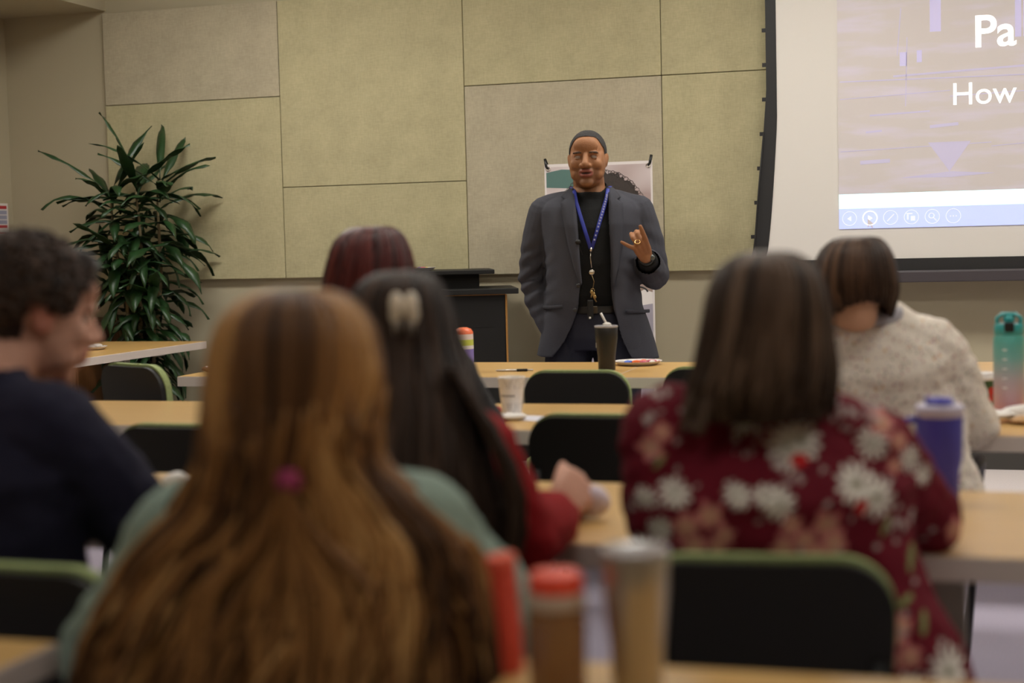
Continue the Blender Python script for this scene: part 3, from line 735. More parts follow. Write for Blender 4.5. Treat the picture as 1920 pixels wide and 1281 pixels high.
RB = env_rings(B, [(473, 1418, 1452, 2.35, .012), (479, 1388, 1490, 2.35, .05), (505, 1352, 1524, 2.35, .085), (560, 1330, 1545, 2.35, .105), (620, 1320, 1553, 2.35, .11), (680, 1308, 1560, 2.35, .112), (725, 1294, 1562, 2.35, .108), (788, 1294, 1556, 2.35, .10)])
g = MB(); hair_core(g, RB, .38, .75, .93, u_end=.98, tint=.15)
falling_locks(g, RB, 760, (.0, .1), .96, .6, r=.0048, steps=16, wander=.12, s0=.95, s1=1.03, wave=.006, wfreq=6, streak=5, tip=.2, tints=(0, .85))
for k in range(30):
    th = random.uniform(2.6, 3.9); pts = [env_pt(RB, .8+.2*v, th, 1+.08*v) + np.array((-.012*v*v, -.01*v, -.012*v)) for v in np.linspace(0, 1, 7)]; lock(g, pts, .004, .4)
g.build('hair', [hairB, hairB], B.root, tint=True)
c0 = at(1420, 1035, 2.13); chair(c0[0]-.02, c0[1]+.26, .10, 'chair with green rim right behind the steel tumbler, carrying the person in the floral dress', sc_=.98, sz=1.005)

# --- C: navy sweater, dark curls, profile to the right
x, y = rootat(-62, 2.46)
C = Person(x, y, YAW-.42, 'person with dark curly hair and navy sweater, head turned right and down')
hc = C.L(64, 590, 2.61); aC = (C.R.T @ (RN @ np.array((1, 0, 0))))
hRC = Rz(PI/2+.42+.62) @ Rx(.22)
armsC = [dict(el=(-.24, .10, .76), wr=(-.14, .34, .775), f=(.4, .9, 0), n=(0, 0, 1), side=1), dict(el=(.245, .16, .765), wr=(.17, .38, .785), f=(-.5, .85, 0), n=(0, 0, 1), side=-1)]
seated_body(C, sk_pink, hc, hRC, 1.0, 1.005, .185, .03, armsC, voxel=.006, lips=lip_m)
navy = mat('navy_knit', (.014, .013, .030), .85, nscale=40, namt=.15, bump=.3, bscale=200, spec=.2)
me_ = [o for o in C.root.children if o.name.startswith('body')][0].data; me_.materials.append(skin('ear_pink', (.62, .26, .19))); Le = (centers(me_)-hc) @ hRC; assign(me_, (np.abs(Le[:, 0]) > .070) & (np.abs(Le[:, 1]-.008) < .03) & (np.abs(Le[:, 2]+.004) < .04), 2)
top_garment(C, navy, 'sweater', ease=.024, neck=.070, amt=.008); trousers(C, denim); shoes(C, black_shoe)
hairC = attr_mat('dark_curly_hair', [(0, (.018, .010, .007)), (1, (.085, .045, .026))], .45, .35)
g = MB(); V = []
def scalp(mb, hc, hR, hs, keep, N, curl, mi=0, rbase=1.0, tints=(0, 1)):
    for k in range(N):
        z = random.uniform(-.55, 1); a = random.uniform(0, 2*PI); q = math.sqrt(max(0, 1-z*z)); d = np.array((q*math.cos(a), q*math.sin(a), z))
        if not keep(d): continue
        p = np.array((0, .018, .030))+d*np.array((.078, .100, .090))*rbase; curl(mb, hc, hR, hs, p, d)
def keepC(d): return not (abs(d[0]) > .60 and -.36 < d[1] < .18 and d[2] < .06) and (d[1] > -.15 and d[2] > -.62+.34*(d[1] < .3)) or d[2] > .38 or (d[1] > -.58 and abs(d[0]) > .5 and d[2] > -.16)
def curlC(mb, hc, hR, hs, p, d):
    t1 = unit(np.cross(d, (0, 0, 1.)+np.random.randn(3)*.6)); t2 = np.cross(d, t1); r = random.uniform(.006, .010); L = random.uniform(.006, .021); pts = []; ph = random.uniform(0, 6)
    for j in range(9):
        v = j/8; w = p+d*(L*v+.002)+(t1*math.cos(ph+v*7)+t2*math.sin(ph+v*7))*r*(.4+v)+t1*.012*v; pts.append(hc+hR @ (w*hs))
    lock(mb, pts, .0042, random.random(), tip=.4)
cap = MB(); E2 = lambda p, r: cap.ell(hc+hRC @ np.array(p), np.array(r), hRC, 24)
E2((0, .022, .038), (.081, .101, .088)); E2((0, .055, -.005), (.076, .070, .070))
E2((0, -.045, .085), (.062, .05, .045))
mc = fuse(cap, .006, 4); folds(mc, .010, 40); Lc = (centers(mc)-hc) @ hRC; cut(mc, ((np.abs(Lc[:, 0]) > .045) & (np.abs(Lc[:, 1]-.008) < .030) & (Lc[:, 2] < .026)) | ((Lc[:, 1] < -.055) & (Lc[:, 2] < .05)) | ((Lc[:, 1] < -.005) & (Lc[:, 2] < -.005)))
scalp(g, hc, hRC, 1.0, keepC, 3000, curlC, rbase=1.02)
g.build('hair', [hairC], C.root, tint=True)
link('hair_base', mc, [hairC], C.root)
c0 = at(40, 1005, 2.22); chair(c0[0]-.02, c0[1]+.25, -.06, 'chair at the left edge, under the person in the navy sweater')

# --- D: red sweater, long dark hair with claw clip
x, y = rootat(745, 2.50)
D = Person(x, y, YAW, 'person in a red sweater with long dark hair held by a cream claw clip')
hc = D.L(752, 648, 2.51)
elR, wrR = D.L(985, 1010, 2.56), D.L(1046, 962, 2.80)
armsD = [dict(el=(-.27, .14, .78), wr=(-.14, .36, .79), f=(.4, .9, 0), n=(0, 0, 1), side=1),
         dict(el=elR, wr=wrR, f=(.55, .55, .50), n=(.25, -.75, .45), side=-1, s=1.0, curls=[(1.0, 1.3, .8), (1.2, 1.3, .8), (1.3, 1.3, .9), (1.4, 1.3, .9)], thumb=(.9, .35, .25))]
seated_body(D, sk_pink, hc, Rz(PI-.1) @ Rx(.05), .95, .935, .150, .0, armsD, voxel=.0055, lips=lip_m)
red = mat('red_knit', (.24, .008, .010), .9, nscale=50, namt=.2, bump=.4, bscale=180, spec=.15)
top_garment(D, red, 'sweater', ease=.026, sleeve=.86, amt=.010, voxel=.007); trousers(D, denim); shoes(D, black_shoe)
hairD = attr_mat('dark_brown_hair', [(0, (.014, .009, .007)), (.6, (.05, .028, .018)), (1, (.13, .072, .045))], .5, .12)
RD = env_rings(D, [(508, 738, 768, 2.5, .012), (516, 702, 804, 2.5, .05), (545, 668, 828, 2.5, .088), (600, 652, 846, 2.5, .105), (660, 645, 862, 2.49, .11), (730, 645, 882, 2.46, .115), (800, 650, 896, 2.45, .13), (880, 660, 910, 2.44, .145), (960, 675, 935, 2.44, .15), (1040, 690, 945, 2.44, .15), (1110, 700, 935, 2.44, .145)])
g = MB(); hair_core(g, RD, .2, .9, .93, tint=.15)
falling_locks(g, RD, 620, (.0, .12), .98, .8, r=.0052, steps=20, wander=.18, s0=.95, s1=1.04, wave=.014, wfreq=9, streak=5, tints=(0, .8))
for k in range(60):   # the strand that falls outside the red shoulder
    pts = []; ph = random.uniform(0, 6); o1 = random.uniform(-14, 14); dd = random.uniform(2.36, 2.42)
    for px, py in ((850, 690), (880, 745), (915, 800), (950, 870), (968, 930), (968, 1000), (955, 1060), (940, 1110)):
        f = (py-690)/420; pts.append(D.L(px+o1*(.5+f)+5*math.sin(f*9+ph), py, dd-.02*f))
    lock(g, pts, .0050, random.uniform(.2, .8), tip=.25)
g.build('hair', [hairD, hairD], D.root, tint=True)
g = MB()
for s in (-1, 1):
    c_ = D.L(757+s*14, 572, 2.355); g.ell(c_, (.011, .012, .021), n=14)
    g.ell(c_+(s*.002, .004, -.014), (.010, .010, .016), n=12)
g.tube([D.L(744, 584, 2.36), D.L(770, 584, 2.36)], .008, 10)
link('claw_clip', fuse(g, .002, 2), mat('cream_plastic', (.82, .70, .54), .35), D.root)
g = MB()
for s in (-1.3, -.7, .7, 1.3): g.tube([D.L(757+s*13, 590, 2.362), D.L(757+s*14, 608, 2.356), D.L(757+s*13, 625, 2.366)], [.0032, .003, .0018], 8)
g.build('clip_teeth', mat('clear_plastic', (.42, .37, .33), .2, spec=.6), D.root)
w = np.array(wrR); f_, n_, t_ = basis((.55, .55, .50), (.25, -.75, .45)); g = MB()
for k in range(26):
    a = 2*PI*k/26; g.ell(w+f_*.012+(n_*math.cos(a)+t_*math.sin(a))*.030, (.0045,)*3, n=8)
g.build('bracelet', mat('bead_cream', (.60, .47, .38), .3), D.root)
chair(x+.03, y+.08, .1, 'chair under the person in the red sweater')

# --- E: dark red hair, second row
x, y = rootat(690, 3.76)
Ep = Person(x, y, YAW-.2, 'person with smooth dark red hair in the second row, in front of the lectern')
hc = Ep.L(690, 528, 3.63)
armsE = [dict(el=(-.25, .14, .78), wr=(-.14, .36, .79), f=(.4, .9, 0), n=(0, 0, 1), side=1), dict(el=(.25, .14, .78), wr=(.14, .36, .79), f=(-.4, .9, 0), n=(0, 0, 1), side=-1)]
hRE = Rz(PI-.45) @ Rx(.05)
seated_body(Ep, sk_light, hc, hRE, .94, 1.01, .19, .0, armsE, voxel=.007, lips=lip_m)
top_garment(Ep, mat('black_knit', (.015, .013, .014), .9), 'sweater', ease=.022, voxel=.009); trousers(Ep, denim); shoes(Ep, black_shoe)
hairE = attr_mat('dark_red_hair', [(0, (.028, .006, .006)), (.5, (.085, .014, .012)), (1, (.18, .035, .025))], .42, .25)
RE = env_rings(Ep, [(426, 682, 712, 3.62, .012), (430, 656, 740, 3.62, .05), (452, 630, 760, 3.62, .088), (495, 616, 772, 3.62, .105), (545, 608, 775, 3.62, .11), (600, 598, 775, 3.61, .11), (670, 590, 785, 3.6, .115), (750, 585, 790, 3.6, .13), (820, 585, 790, 3.6, .13)])
g = MB(); hair_core(g, RE, .2, .65, .94, tint=.2, fc=PI/2-.3)
falling_locks(g, RE, 460, (.0, .08), .97, .55, r=.005, steps=16, wander=.08, s0=.96, s1=1.02, wave=.006, streak=5, tints=(0, .9), fc=PI/2-.3)
g.build('hair', [hairE, hairE], Ep.root, tint=True)
g = MB(); P_ = lambda *p: hc+hRE @ (np.array(p)*.98)
for s in (-1, 1):
    g.tube([P_(s*.034+.026*math.cos(a), -.104, .006+.019*math.sin(a)) for a in np.linspace(0, 2*PI, 20)], .002, 6); g.tube([P_(s*.060, -.102, .010), P_(s*.088, -.06, .012), P_(s*.092, .02, .008)], .0025, 6)
g.tube([P_(-.008, -.106, .010), P_(.008, -.106, .010)], .002, 6)
g.build('glasses', mat('glasses_frame', (.06, .07, .13), .3), Ep.root)
chair(x+.02, y+.07, YAW*.5, 'chair under the person with dark red hair')

# --- F: short brown bob, cream floral sweater
x, y = rootat(1635, 3.84)
Fp = Person(x, y, YAW, 'person with a short brown bob and cream sweater speckled with tiny flowers')
hc = Fp.L(1603, 541, 3.73)
eL, eR = Fp.L(1450, 800, 3.86), Fp.L(1812, 792, 3.90)
armsF = [dict(sz=-.045, el=eL, wr=eL+(.10, .22, .0), f=(.4, .9, 0), n=(0, 0, 1), side=1), dict(sz=-.045, el=eR, wr=eR+(-.11, .22, .0), f=(-.4, .9, 0), n=(0, 0, 1), side=-1)]
seated_body(Fp, sk_warm, hc, Rz(PI) @ Rx(.18), .94, 1.03, .20, .0, armsF, girth=1.1, voxel=.006, lips=lip_m)
m = bpy.data.materials.new('speckled_cream'); m.use_nodes = True; nt = m.node_tree; b = nt.nodes['Principled BSDF']; b.inputs['Roughness'].default_value = .9
tc = nd(nt, 'ShaderNodeTexCoord'); last = None
for k, (s, th, c) in enumerate(((62, .20, (.48, .27, .26)), (75, .19, (.32, .32, .24)), (34, .14, (.62, .42, .24)), (90, .18, (.36, .28, .36)))):
    mp = nd(nt, 'ShaderNodeMapping'); mp.inputs['Location'].default_value = (k*3.1, k*1.7, k); mp.inputs['Scale'].default_value = (1, 1, .75); nt.links.new(tc.outputs['Object'], mp.inputs[0])
    v = nd(nt, 'ShaderNodeTexVoronoi'); v.inputs['Scale'].default_value = s; nt.links.new(mp.outputs[0], v.inputs[0])
    lt = nd(nt, 'ShaderNodeMath', operation='LESS_THAN'); nt.links.new(v.outputs['Distance'], lt.inputs[0]); lt.inputs[1].default_value = th
    mx = nd(nt, 'ShaderNodeMixRGB'); nt.links.new(lt.outputs[0], mx.inputs[0]); mx.inputs[2].default_value = (*c, 1)
    if last: nt.links.new(last.outputs[0], mx.inputs[1])
    else: mx.inputs[1].default_value = (.70, .62, .53, 1)
    last = mx
nt.links.new(last.outputs[0], b.inputs['Base Color']); MATS['speckled_cream'] = m
def exF(mb):
    mb.tube([Fp.L(1690, 740, 3.84), Fp.L(1730, 850, 3.80), Fp.L(1770, 930, 3.78)], [(.13, .12), (.12, .12), (.10, .11)], 14, ref=(1, 0, 0), round_=True)
top_garment(Fp, m, 'sweater', ease=.034, neck=.080, amt=.012, hem=.52, voxel=.007, extra=exF, sleeve_r=1.12); trousers(Fp, denim); shoes(Fp, black_shoe)
nb = Fp.nb; g = MB(); ringp = [nb+np.array((.094*math.cos(a), .090*math.sin(a)-.008, .006+.016*math.sin(a))) for a in np.linspace(0, 2*PI, 30)]
g.tube(ringp, [(.019, .012)]*30, 10, ref=(0, 0, 1)); g.build('collar', mat('grey_rib', (.36, .34, .37), .9, bump=.4, bscale=200), Fp.root)
hairF = attr_mat('chestnut_hair', [(0, (.014, .008, .006)), (.5, (.055, .028, .016)), (1, (.14, .075, .042))], .48, .18)
RF = env_rings(Fp, [(444, 1592, 1622, 3.72, .012), (449, 1566, 1648, 3.72, .05), (472, 1541, 1666, 3.72, .086), (510, 1528, 1677, 3.72, .102), (545, 1527, 1681, 3.72, .102), (572, 1534, 1678, 3.72, .095), (598, 1545, 1674, 3.72, .085)])
def uend(th): return .78+.20*min(1, abs(((th+PI/2+PI) % (2*PI))-PI)/1.25)**1.5
g = MB(); tmp = MB(); hair_core(tmp, RF, .38, .7, .94, tint=.15, n=48, m=36)
for f in tmp.f:
    c_ = np.mean([tmp.v[i] for i in f], axis=0); pass
us = np.linspace(0, 1, 36)
keepf = [f for f in tmp.f if us[min(f)//48] < uend(2*PI*(min(f) % 48)/48)-.02]
g.add(tmp.v, keepf, 1, .15)
k = 0
while k < 620:
    th = random.uniform(0, 2*PI)
    if abs((th-PI/2+PI) % (2*PI)-PI) < .55: continue
    k += 1; pts = []; s = random.uniform(.96, 1.04); ue = uend(th)+random.uniform(-.06, .02); tv = .4+.7*noise.noise(Vector((math.cos(th)*5, math.sin(th)*5, 3)))+random.gauss(0, .12); w_ = random.gauss(0, .10)
    for j in range(14):
        v = j/13; pts.append(env_pt(RF, .02+(ue-.02)*v, th+w_*v, s*(1-.05*max(0, v-.75)/.25)))
    lock(g, pts, .0048, min(.9, max(0, tv)), tip=.2)
for k in range(14): 
    th = random.uniform(-2.4, -.8); pts = [env_pt(RF, .02+.3*v, th, 1.0+.10*v*(1-v)*4*random.random()+.03) for v in np.linspace(0, 1, 8)]; lock(g, pts, .002, .6)
g.build('hair', [hairF, hairF], Fp.root, tint=True)
chair(x-.07, y+.14, .02, 'chair with black armrests under the person in the cream sweater', arms=True)
# ------------------------------------------------------------------ the presenter
gx, gy, _ = at(1107, 446, 7.0); GROT = YAW-math.atan(147/F_PX)
G = empty('person', (gx, gy, 0), GROT); tag(G, 'standing person in a dark grey suit jacket and black shirt with blue lanyard, gesturing', 'person')
SCL = F_PX/7.0
def X(px): return (px-1107)/SCL
def Z(py): return 1.26+(447-py)/SCL
sk_dark = skin('skin_brown', (.30, .135, .062)); lipd = skin('lips_brown', (.26, .085, .065)); browm = mat('brow_dark', (.045, .025, .016), .8); stub = mat('stubbled_skin', (.235, .105, .05), .6)
hc = np.array((X(1105), -.035, Z(299))); hR = Rz(-.10) @ Rx(.03); hs = 1.10
mb = MB(); head(mb, hc, hR, hs, 1.12)
mb.ell(hc+hR @ np.array((0, -.02, -.085))*hs, (.062, .06, .035), hR)
for q in (-1, 1): mb.ell(hc+hR @ (np.array((q*.017, -.100, -.028))*hs), np.array((.011, .012, .010))*hs, hR); mb.ell(hc+hR @ (np.array((q*.056, -.02, -.02))*hs), np.array((.018, .05, .06))*hs, hR)
mb.ell(hc+hR @ (np.array((0, -.106, -.024))*hs), np.array((.016, .014, .012))*hs, hR)
nb = np.array((X(1108), .02, Z(366)))
mb.tube([hc+(0, .03, -.06), (hc+nb)/2+(0, .035, -.03), nb, nb-(0, 0, .08)], [.070, .072, .078, .09], 18, round_=True)
mb.tube([(0, .03, .88), (0, .02, 1.00), (.0, .0, 1.15), (0, .01, 1.30), (.0, .02, 1.40), (.0, .02, 1.45)], [(.175, .135), (.175, .140), (.185, .140), (.19, .13), (.17, .10), (.10, .07)], 20, ref=(1, 0, 0), round_=True)
SL = np.array((-.205, .02, 1.385)); SR = np.array((.215, .02, 1.385))
elL, wrL = np.array((X(994), .07, Z(520))), np.array((X(1026), -.01, Z(612)))     # pocket arm
elR, wrR = np.array((X(1222), .03, Z(512))), np.array((.247, -.235, 1.185))       # raised arm
def hp(px, py, d):   # point in the presenter's own frame
    c, s = math.cos(GROT), math.sin(GROT); q = at(px, py, d)-np.array((gx, gy, 0)); return np.array([[c, s, 0], [-s, c, 0], [0, 0, 1]]) @ q
wrR = hp(1211, 482, 6.76)
for S, el, wr in ((SL, elL, wrL), (SR, elR, wrR)):
    mb.tube([(0, .02, 1.41), S], [.06, .062], 14, round_=True); mb.tube([S, (S+el)/2, el], [.062, .056, .045], 14, round_=True); mb.tube([el, el*.6+wr*.4, wr], [.046, .044, .029], 14, round_=True)
hand(mb, wrL, (.35, -.1, -.9), (-.9, -.3, -.3), 1, 1.05, [(.4, .5, .3)]*4)
fd = unit(hp(1194, 446, 6.70)-wrR)
hf = unit(fd+np.array((-.05, -.35, .1))); hn = np.array((.25, -.75, -.55))
f_, n_, t_ = basis(hf, hn); ts = 1 if t_[0] > 0 else -1
hand(mb, wrR, hf, hn, ts, 1.0, [(.05, .10, .10), (1.0, .9, .5), (.85, .8, .5), (.05, .25, .15)], (.05, .02, -.2, -.62), (1.0, .15, .55), 1.22)
for sgn in (-1, 1):
    hip = np.array((sgn*.095, .03, .90)); kn = np.array((sgn*.12, .0, .50)); an = np.array((sgn*.13, .04, .09))
    mb.tube([hip, (hip+kn)/2, kn], [.105, .09, .062], 14, round_=True); mb.tube([kn, kn*.6+an*.4+(0, .015, 0), an], [.06, .062, .04], 14, round_=True)
    mb.tube([an+(0, .04, -.04), an+(0, -.05, -.045), an+(0, -.16, -.06)], [.038, .04, .028], 12, round_=True)
me = fuse(mb, .0038, 7, .5, head_disp(hc, hR, hs, .010))
L = (centers(me)-hc) @ hR/hs; ob = link('body', me, [sk_dark, lipd, browm, stub, mat('mouth_dark', (.05, .015, .012), .6)], G)
ax, ay, az = L[:, 0], L[:, 1], L[:, 2]
assign(me, (az < -.036) & (az > -.100) & (ay < -.045) & (np.abs(ax) < .05), 3)  # stubble around mouth and chin, a little darker than the bare skin
assign(me, ((ax/.029)**2+((az+.058)/.0175)**2 < 1) & (ay < -.06), 1)
assign(me, ((ax/.021)**2+((az+.0575)/.0038)**2 < 1) & (ay < -.06), 4)
assign(me, (np.abs(az-.0265+((np.abs(ax)-.03)**2)*9) < .0034) & (np.abs(ax) > .015) & (np.abs(ax) < .050) & (ay < -.03), 2)
eyes(G, hc, hR, hs)
g = MB()
for q in (-1, 1): g.tube([hc+hR @ (np.array((q*(.031+dx), -.0835+abs(dx)*.25, .0165-dx*dx*24))*hs) for dx in (-.017, -.008, 0, .008, .017)], [.002, .0034, .004, .0034, .002], 8); g.tube([hc+hR @ (np.array((q*(.031+dx), -.0800+abs(dx)*.25, -.001+dx*dx*18))*hs) for dx in (-.015, -.008, 0, .008, .015)], [.0015, .003, .0035, .003, .0015], 8)
g.build('eyelids', sk_dark, G)
g = MB(); g.box(hc+hR @ (np.array((0, -.093, -.0555))*hs), (.020, .004, .003), R=hR); g.build('teeth', mat('teeth', (.5, .44, .38), .3), G, bevel=.001)
# close-cropped greying hair
cap = MB(); cap.ell(hc+hR @ np.array((0, .018, .030))*hs, np.array((.0782, .1003, .0898))*hs, hR, 28); cap.ell(hc+hR @ np.array((0, .045, -.01))*hs, np.array((.070, .072, .075))*hs, hR, 24)
mc = fuse(cap, .004, 2); Lc = (centers(mc)-hc) @ hR/hs
hl = .070-.55*np.abs(Lc[:, 0])**1.0*(np.abs(Lc[:, 0]) > 0)+.0
cut(mc, ((Lc[:, 1] < -.02) & (Lc[:, 2] < .097-1.3*(np.abs(Lc[:, 0])-.042).clip(0, 1)-.5*(Lc[:, 1]+.06).clip(0, .1))) | ((Lc[:, 1] < .03) & (Lc[:, 2] < .020)) | (Lc[:, 2] < -.05))
folds(mc, .0015, 220); link('hair', mc, [mat('greying_hair', (.024, .020, .019), .75, nscale=120, namt=.5, bump=.5, bscale=400)], G)
# black shirt
bs = mat('black_shirt', (.010, .010, .010), .85, bump=.15, bscale=120, spec=.15)
s = MB(); s.tube([(0, .02, .94), (0, .005, 1.02), (0, -.005, 1.15), (0, .0, 1.30), (0, .01, 1.38), (0, .012, 1.435), (.0, .012, 1.468)], [(.19, .155), (.195, .165), (.205, .165), (.205, .155), (.19, .13), (.12, .095), (.088, .088)], 24, ref=(1, 0, 0))
s.tube([(X(1109), .015, Z(385)), (X(1109), .008, Z(358)), (X(1108), .0, Z(352))], [(.098, .095), (.084, .088), (.080, .084)], 24, ref=(1, 0, 0))
s.tube([elR, elR*.45+wrR*.55, wrR*.9+elR*.1], [.052, .048, .040], 14)
me = fuse(s, .0045, 3); folds(me, .006, 7, (1, 1, .6)); folds(me, .003, 20, (1, 1, .5)); c = centers(me)
cut(me, (np.hypot(c[:, 0]-X(1108), c[:, 1]) < .074) & (c[:, 2] > Z(362))); link('shirt', me, bs, G)
# trousers, belt, shoes
tr_m = mat('suit_trousers', (.024, .025, .038), .8, nscale=250, namt=.15, bump=.15, bscale=400, spec=.25)
tr = MB(); tr.tube([(0, .02, .965), (0, .02, .90), (0, .025, .82), (0, .025, .76)], [(.185, .158), (.20, .168), (.205, .168), (.20, .15)], 22, ref=(1, 0, 0))
for sgn in (-1, 1):
    tr.tube([(sgn*.10, .025, .86), (sgn*.118, .015, .66), (sgn*.125, .01, .48), (sgn*.13, .03, .12), (sgn*.13, .025, .055)], [(.118, .135), (.105, .115), (.09, .095), (.075, .085), (.08, .095)], 18, ref=(1, 0, 0))
me = fuse(tr, .006, 3); folds(me, .007, 8, (1.4, 1.4, .5)); link('trousers', me, tr_m, G)
MB().tube([(X(1110), .018, .958), (X(1110), .018, .928)], [(.197, .168), (.201, .170)], 36, ref=(1, 0, 0)).build('belt', mat('belt_leather', (.012, .010, .009), .35), G, auto=.8)
MB().box((X(1108), -.155, .943), (.045, .008, .034)).build('belt_buckle', mat('dark_metal', (.12, .10, .08), .3, metal=.9), G, bevel=.003, smooth=False)
for sgn in (-1, 1):
    g = MB(); g.tube([(sgn*.13, .085, .05), (sgn*.13, 0, .05), (sgn*.135, -.12, .042), (sgn*.138, -.20, .032)], [(.044, .048), (.048, .050), (.052, .038), (.040, .028)], 14, ref=(1, 0, 0), round_=True); g.box((sgn*.133, -.06, .009), (.09, .29, .018))
    link('shoe', fuse(g, .006, 3), black_shoe, G)
# suit jacket: open-fronted shell, sleeves, lapels
jk = mat('suit_jacket', (.052, .052, .064), .85, nscale=300, namt=.18, bump=.2, bscale=500, spec=.25)
def lerp(tab, v):
    a = np.array(tab, float); return np.interp(v, a[:, 0], a[:, 1])
xL_ = [(352, 1077), (400, 1082), (450, 1085), (528, 1088), (575, 1080), (610, 1068), (635, 1055), (650, 1044), (664, 1030)]
xR_ = [(352, 1141), (400, 1143), (506, 1145), (573, 1148), (631, 1160), (655, 1172), (672, 1186)]
rxT = [(352, .098), (362, .135), (372, .185), (382, .225), (395, .240), (420, .235), (470, .222), (530, .218), (580, .228), (620, .252), (672, .285)]
cxT = [(352, 1109), (470, 1110), (560, 1110), (610, 1113), (672, 1117)]
ryT = [(352, .092), (365, .115), (385, .145), (420, .172), (480, .186), (560, .188), (672, .182)]
def jpt(x, py, off=0.):
    cx = X(lerp(cxT, py)); rx = lerp(rxT, py)+off; ry = lerp(ryT, py)+off; u = np.clip((x-cx)/rx, -.999, .999)
    return np.array((x, .012-ry*math.sqrt(1-abs(u)**2.3), Z(py)))
sh = MB(); rs_o = []; rs_i = []
pys = list(np.linspace(352, 664, 46))
n = 60
for py in pys:
    cx = X(lerp(cxT, py)); rx = lerp(rxT, py); ry = lerp(ryT, py); ro = []; ri = []
    aL = math.asin(np.clip((X(lerp(xL_, py))-cx)/rx, -1, 1)); aR = math.asin(np.clip((X(lerp(xR_, py))-cx)/rx, -1, 1))
    lift = 0.0
    for j in range(n+1):
        a = aR+(2*PI+aL-aR)*j/n
        for off, L_ in ((0, ro), (-.011, ri)):
            sx, cy = math.sin(a), math.cos(a); e = .87
            xx = cx+(rx+off)*math.copysign(abs(sx)**e, sx) if abs(a-PI) < PI/2 else cx+(rx+off)*sx
            yy = .012-(ry+off)*math.copysign(abs(cy)**e, cy) if abs(sx) < .999 else .012
            L_.append(np.array((xx, yy, Z(py)-(.022*max(0, math.sin(a)) if py > 640 else 0)*((py-640)/24))))
    rs_o.append(ro); rs_i.append(ri)
sh.rings([o_+i_[::-1] for o_, i_ in zip(rs_o, rs_i)])
def sleeve(path, rad): sh.tube(path, rad, 18, round_=False)
sh.tube([(-.11, .02, 1.432), (-.19, .02, 1.400), SL+(-.006, 0, -.004)], [.052, .062, .070], 16, round_=True); sh.tube([(.11, .02, 1.432), (.20, .02, 1.400), SR+(.006, 0, -.004)], [.052, .062, .070], 16, round_=True)
sh.tube([SL+(-.004, 0, 0), (SL+elL)/2+(-.012, 0, 0), elL, elL*.5+wrL*.5+(-.004, .0, 0), wrL], [.072, .070, .064, .058, .050], 18, round_=True)
cuff = elR*.32+wrR*.68
sh.tube([SR+(.002, 0, 0), (SR+elR)/2+(.012, 0, 0), elR+(.008, .01, -.012)], [.072, .072, .070], 18, round_=True)
sh.tube([elR+(.004, .0, -.008), (elR+cuff)/2+(.003, 0, -.004), cuff], [.069, .066, .060], 18)
me = fuse(sh, .0045, 3)
co = coords(me); nn = normals(me)
for cx_, cy_, cz_, ax_, fr, am in ((elL[0], elL[1], elL[2], 0, 95, .0075), (SR[0]*.4+elR[0]*.6, 0, elR[2]+.03, 0, 80, .006)):
    w = np.exp(-(((co[:, 0]-cx_)/.075)**2+((co[:, 2]-cz_)/.14)**2)); ph = (co[:, 2]+co[:, 0]*.55*np.sign(cx_)+.02*nz(co, 10))*fr
    co += nn*(am*w*(np.sin(ph)-.3))[:, None]
c2 = cuff; d2 = unit(cuff-elR)
me.vertices.foreach_set('co', co.ravel()); me.update(); folds(me, .007, 6, (1.3, 1.3, .7), 4); folds(me, .003, 16, (1, 1, .6), 2)
c = centers(me); tt = (c-cuff) @ d2; rr = np.linalg.norm((c-cuff)-tt[:, None]*d2, axis=1); cut(me, (tt > -.006) & (rr < .055))
jk_o = link('jacket', me, jk, G)
lapd = mat('suit_lapel', (.047, .047, .058), .85, nscale=300, namt=.15, bump=.2, bscale=500, spec=.25)
for side, inner, outer in ((-1, xL_, [(354, 1070), (362, 1062), (369, 1055), (373, 1063), (380, 1054), (420, 1060), (460, 1067), (500, 1077), (530, 1088)]),
                           (1, xR_, [(354, 1148), (363, 1157), (372, 1164), (376, 1157), (384, 1167), (420, 1167), (460, 1164), (500, 1157), (538, 1146)])):
    g = MB(); vs = []; fs = []; P_y = sorted(set([a for a, _ in outer]+list(np.linspace(356, 526, 20))))
    for py in P_y:
        xi = X(lerp(inner, py)); xo = X(lerp(outer, py))
        for t in (0, .25, .5, .75, 1): x_ = xi+(xo-xi)*t; vs.append(jpt(x_, py, .013+.006*math.sin(t*PI)))
    for i in range(len(P_y)-1):
        for j in range(4): a = i*5+j; fs.append((a, a+1, a+6, a+5))
    g.add(vs, fs); o = g.build('lapel', lapd, jk_o); md = o.modifiers.new('s', 'SOLIDIFY'); md.thickness = .010; md.offset = 0
g = MB()
for px, py in ((1083, 532), (1076, 577)): p = jpt(X(px), py, .006); g.lathe([(.001, .0), (.009, .0), (.010, .002), (.008, .004), (.001, .003)], p, 14, R=Matrix.Rotation(PI/2, 3, 'X'))
g.build('jacket_buttons', mat('button_dark', (.03, .028, .03), .3), jk_o)
for px, py, w_, t_ in ((1030, 572, .11, -.35), (1192, 583, .11, .3)):
    p = jpt(X(px), py, .008); g = MB(); pts = [jpt(X(px)+dx, py+dx*100*t_, .009) for dx in np.linspace(-w_/2, w_/2, 7)]
    g.tube(pts, [(.008, .0025)]*7, 8, ref=(0, 0, 1)); g.build('pocket_flap', lapd, jk_o)
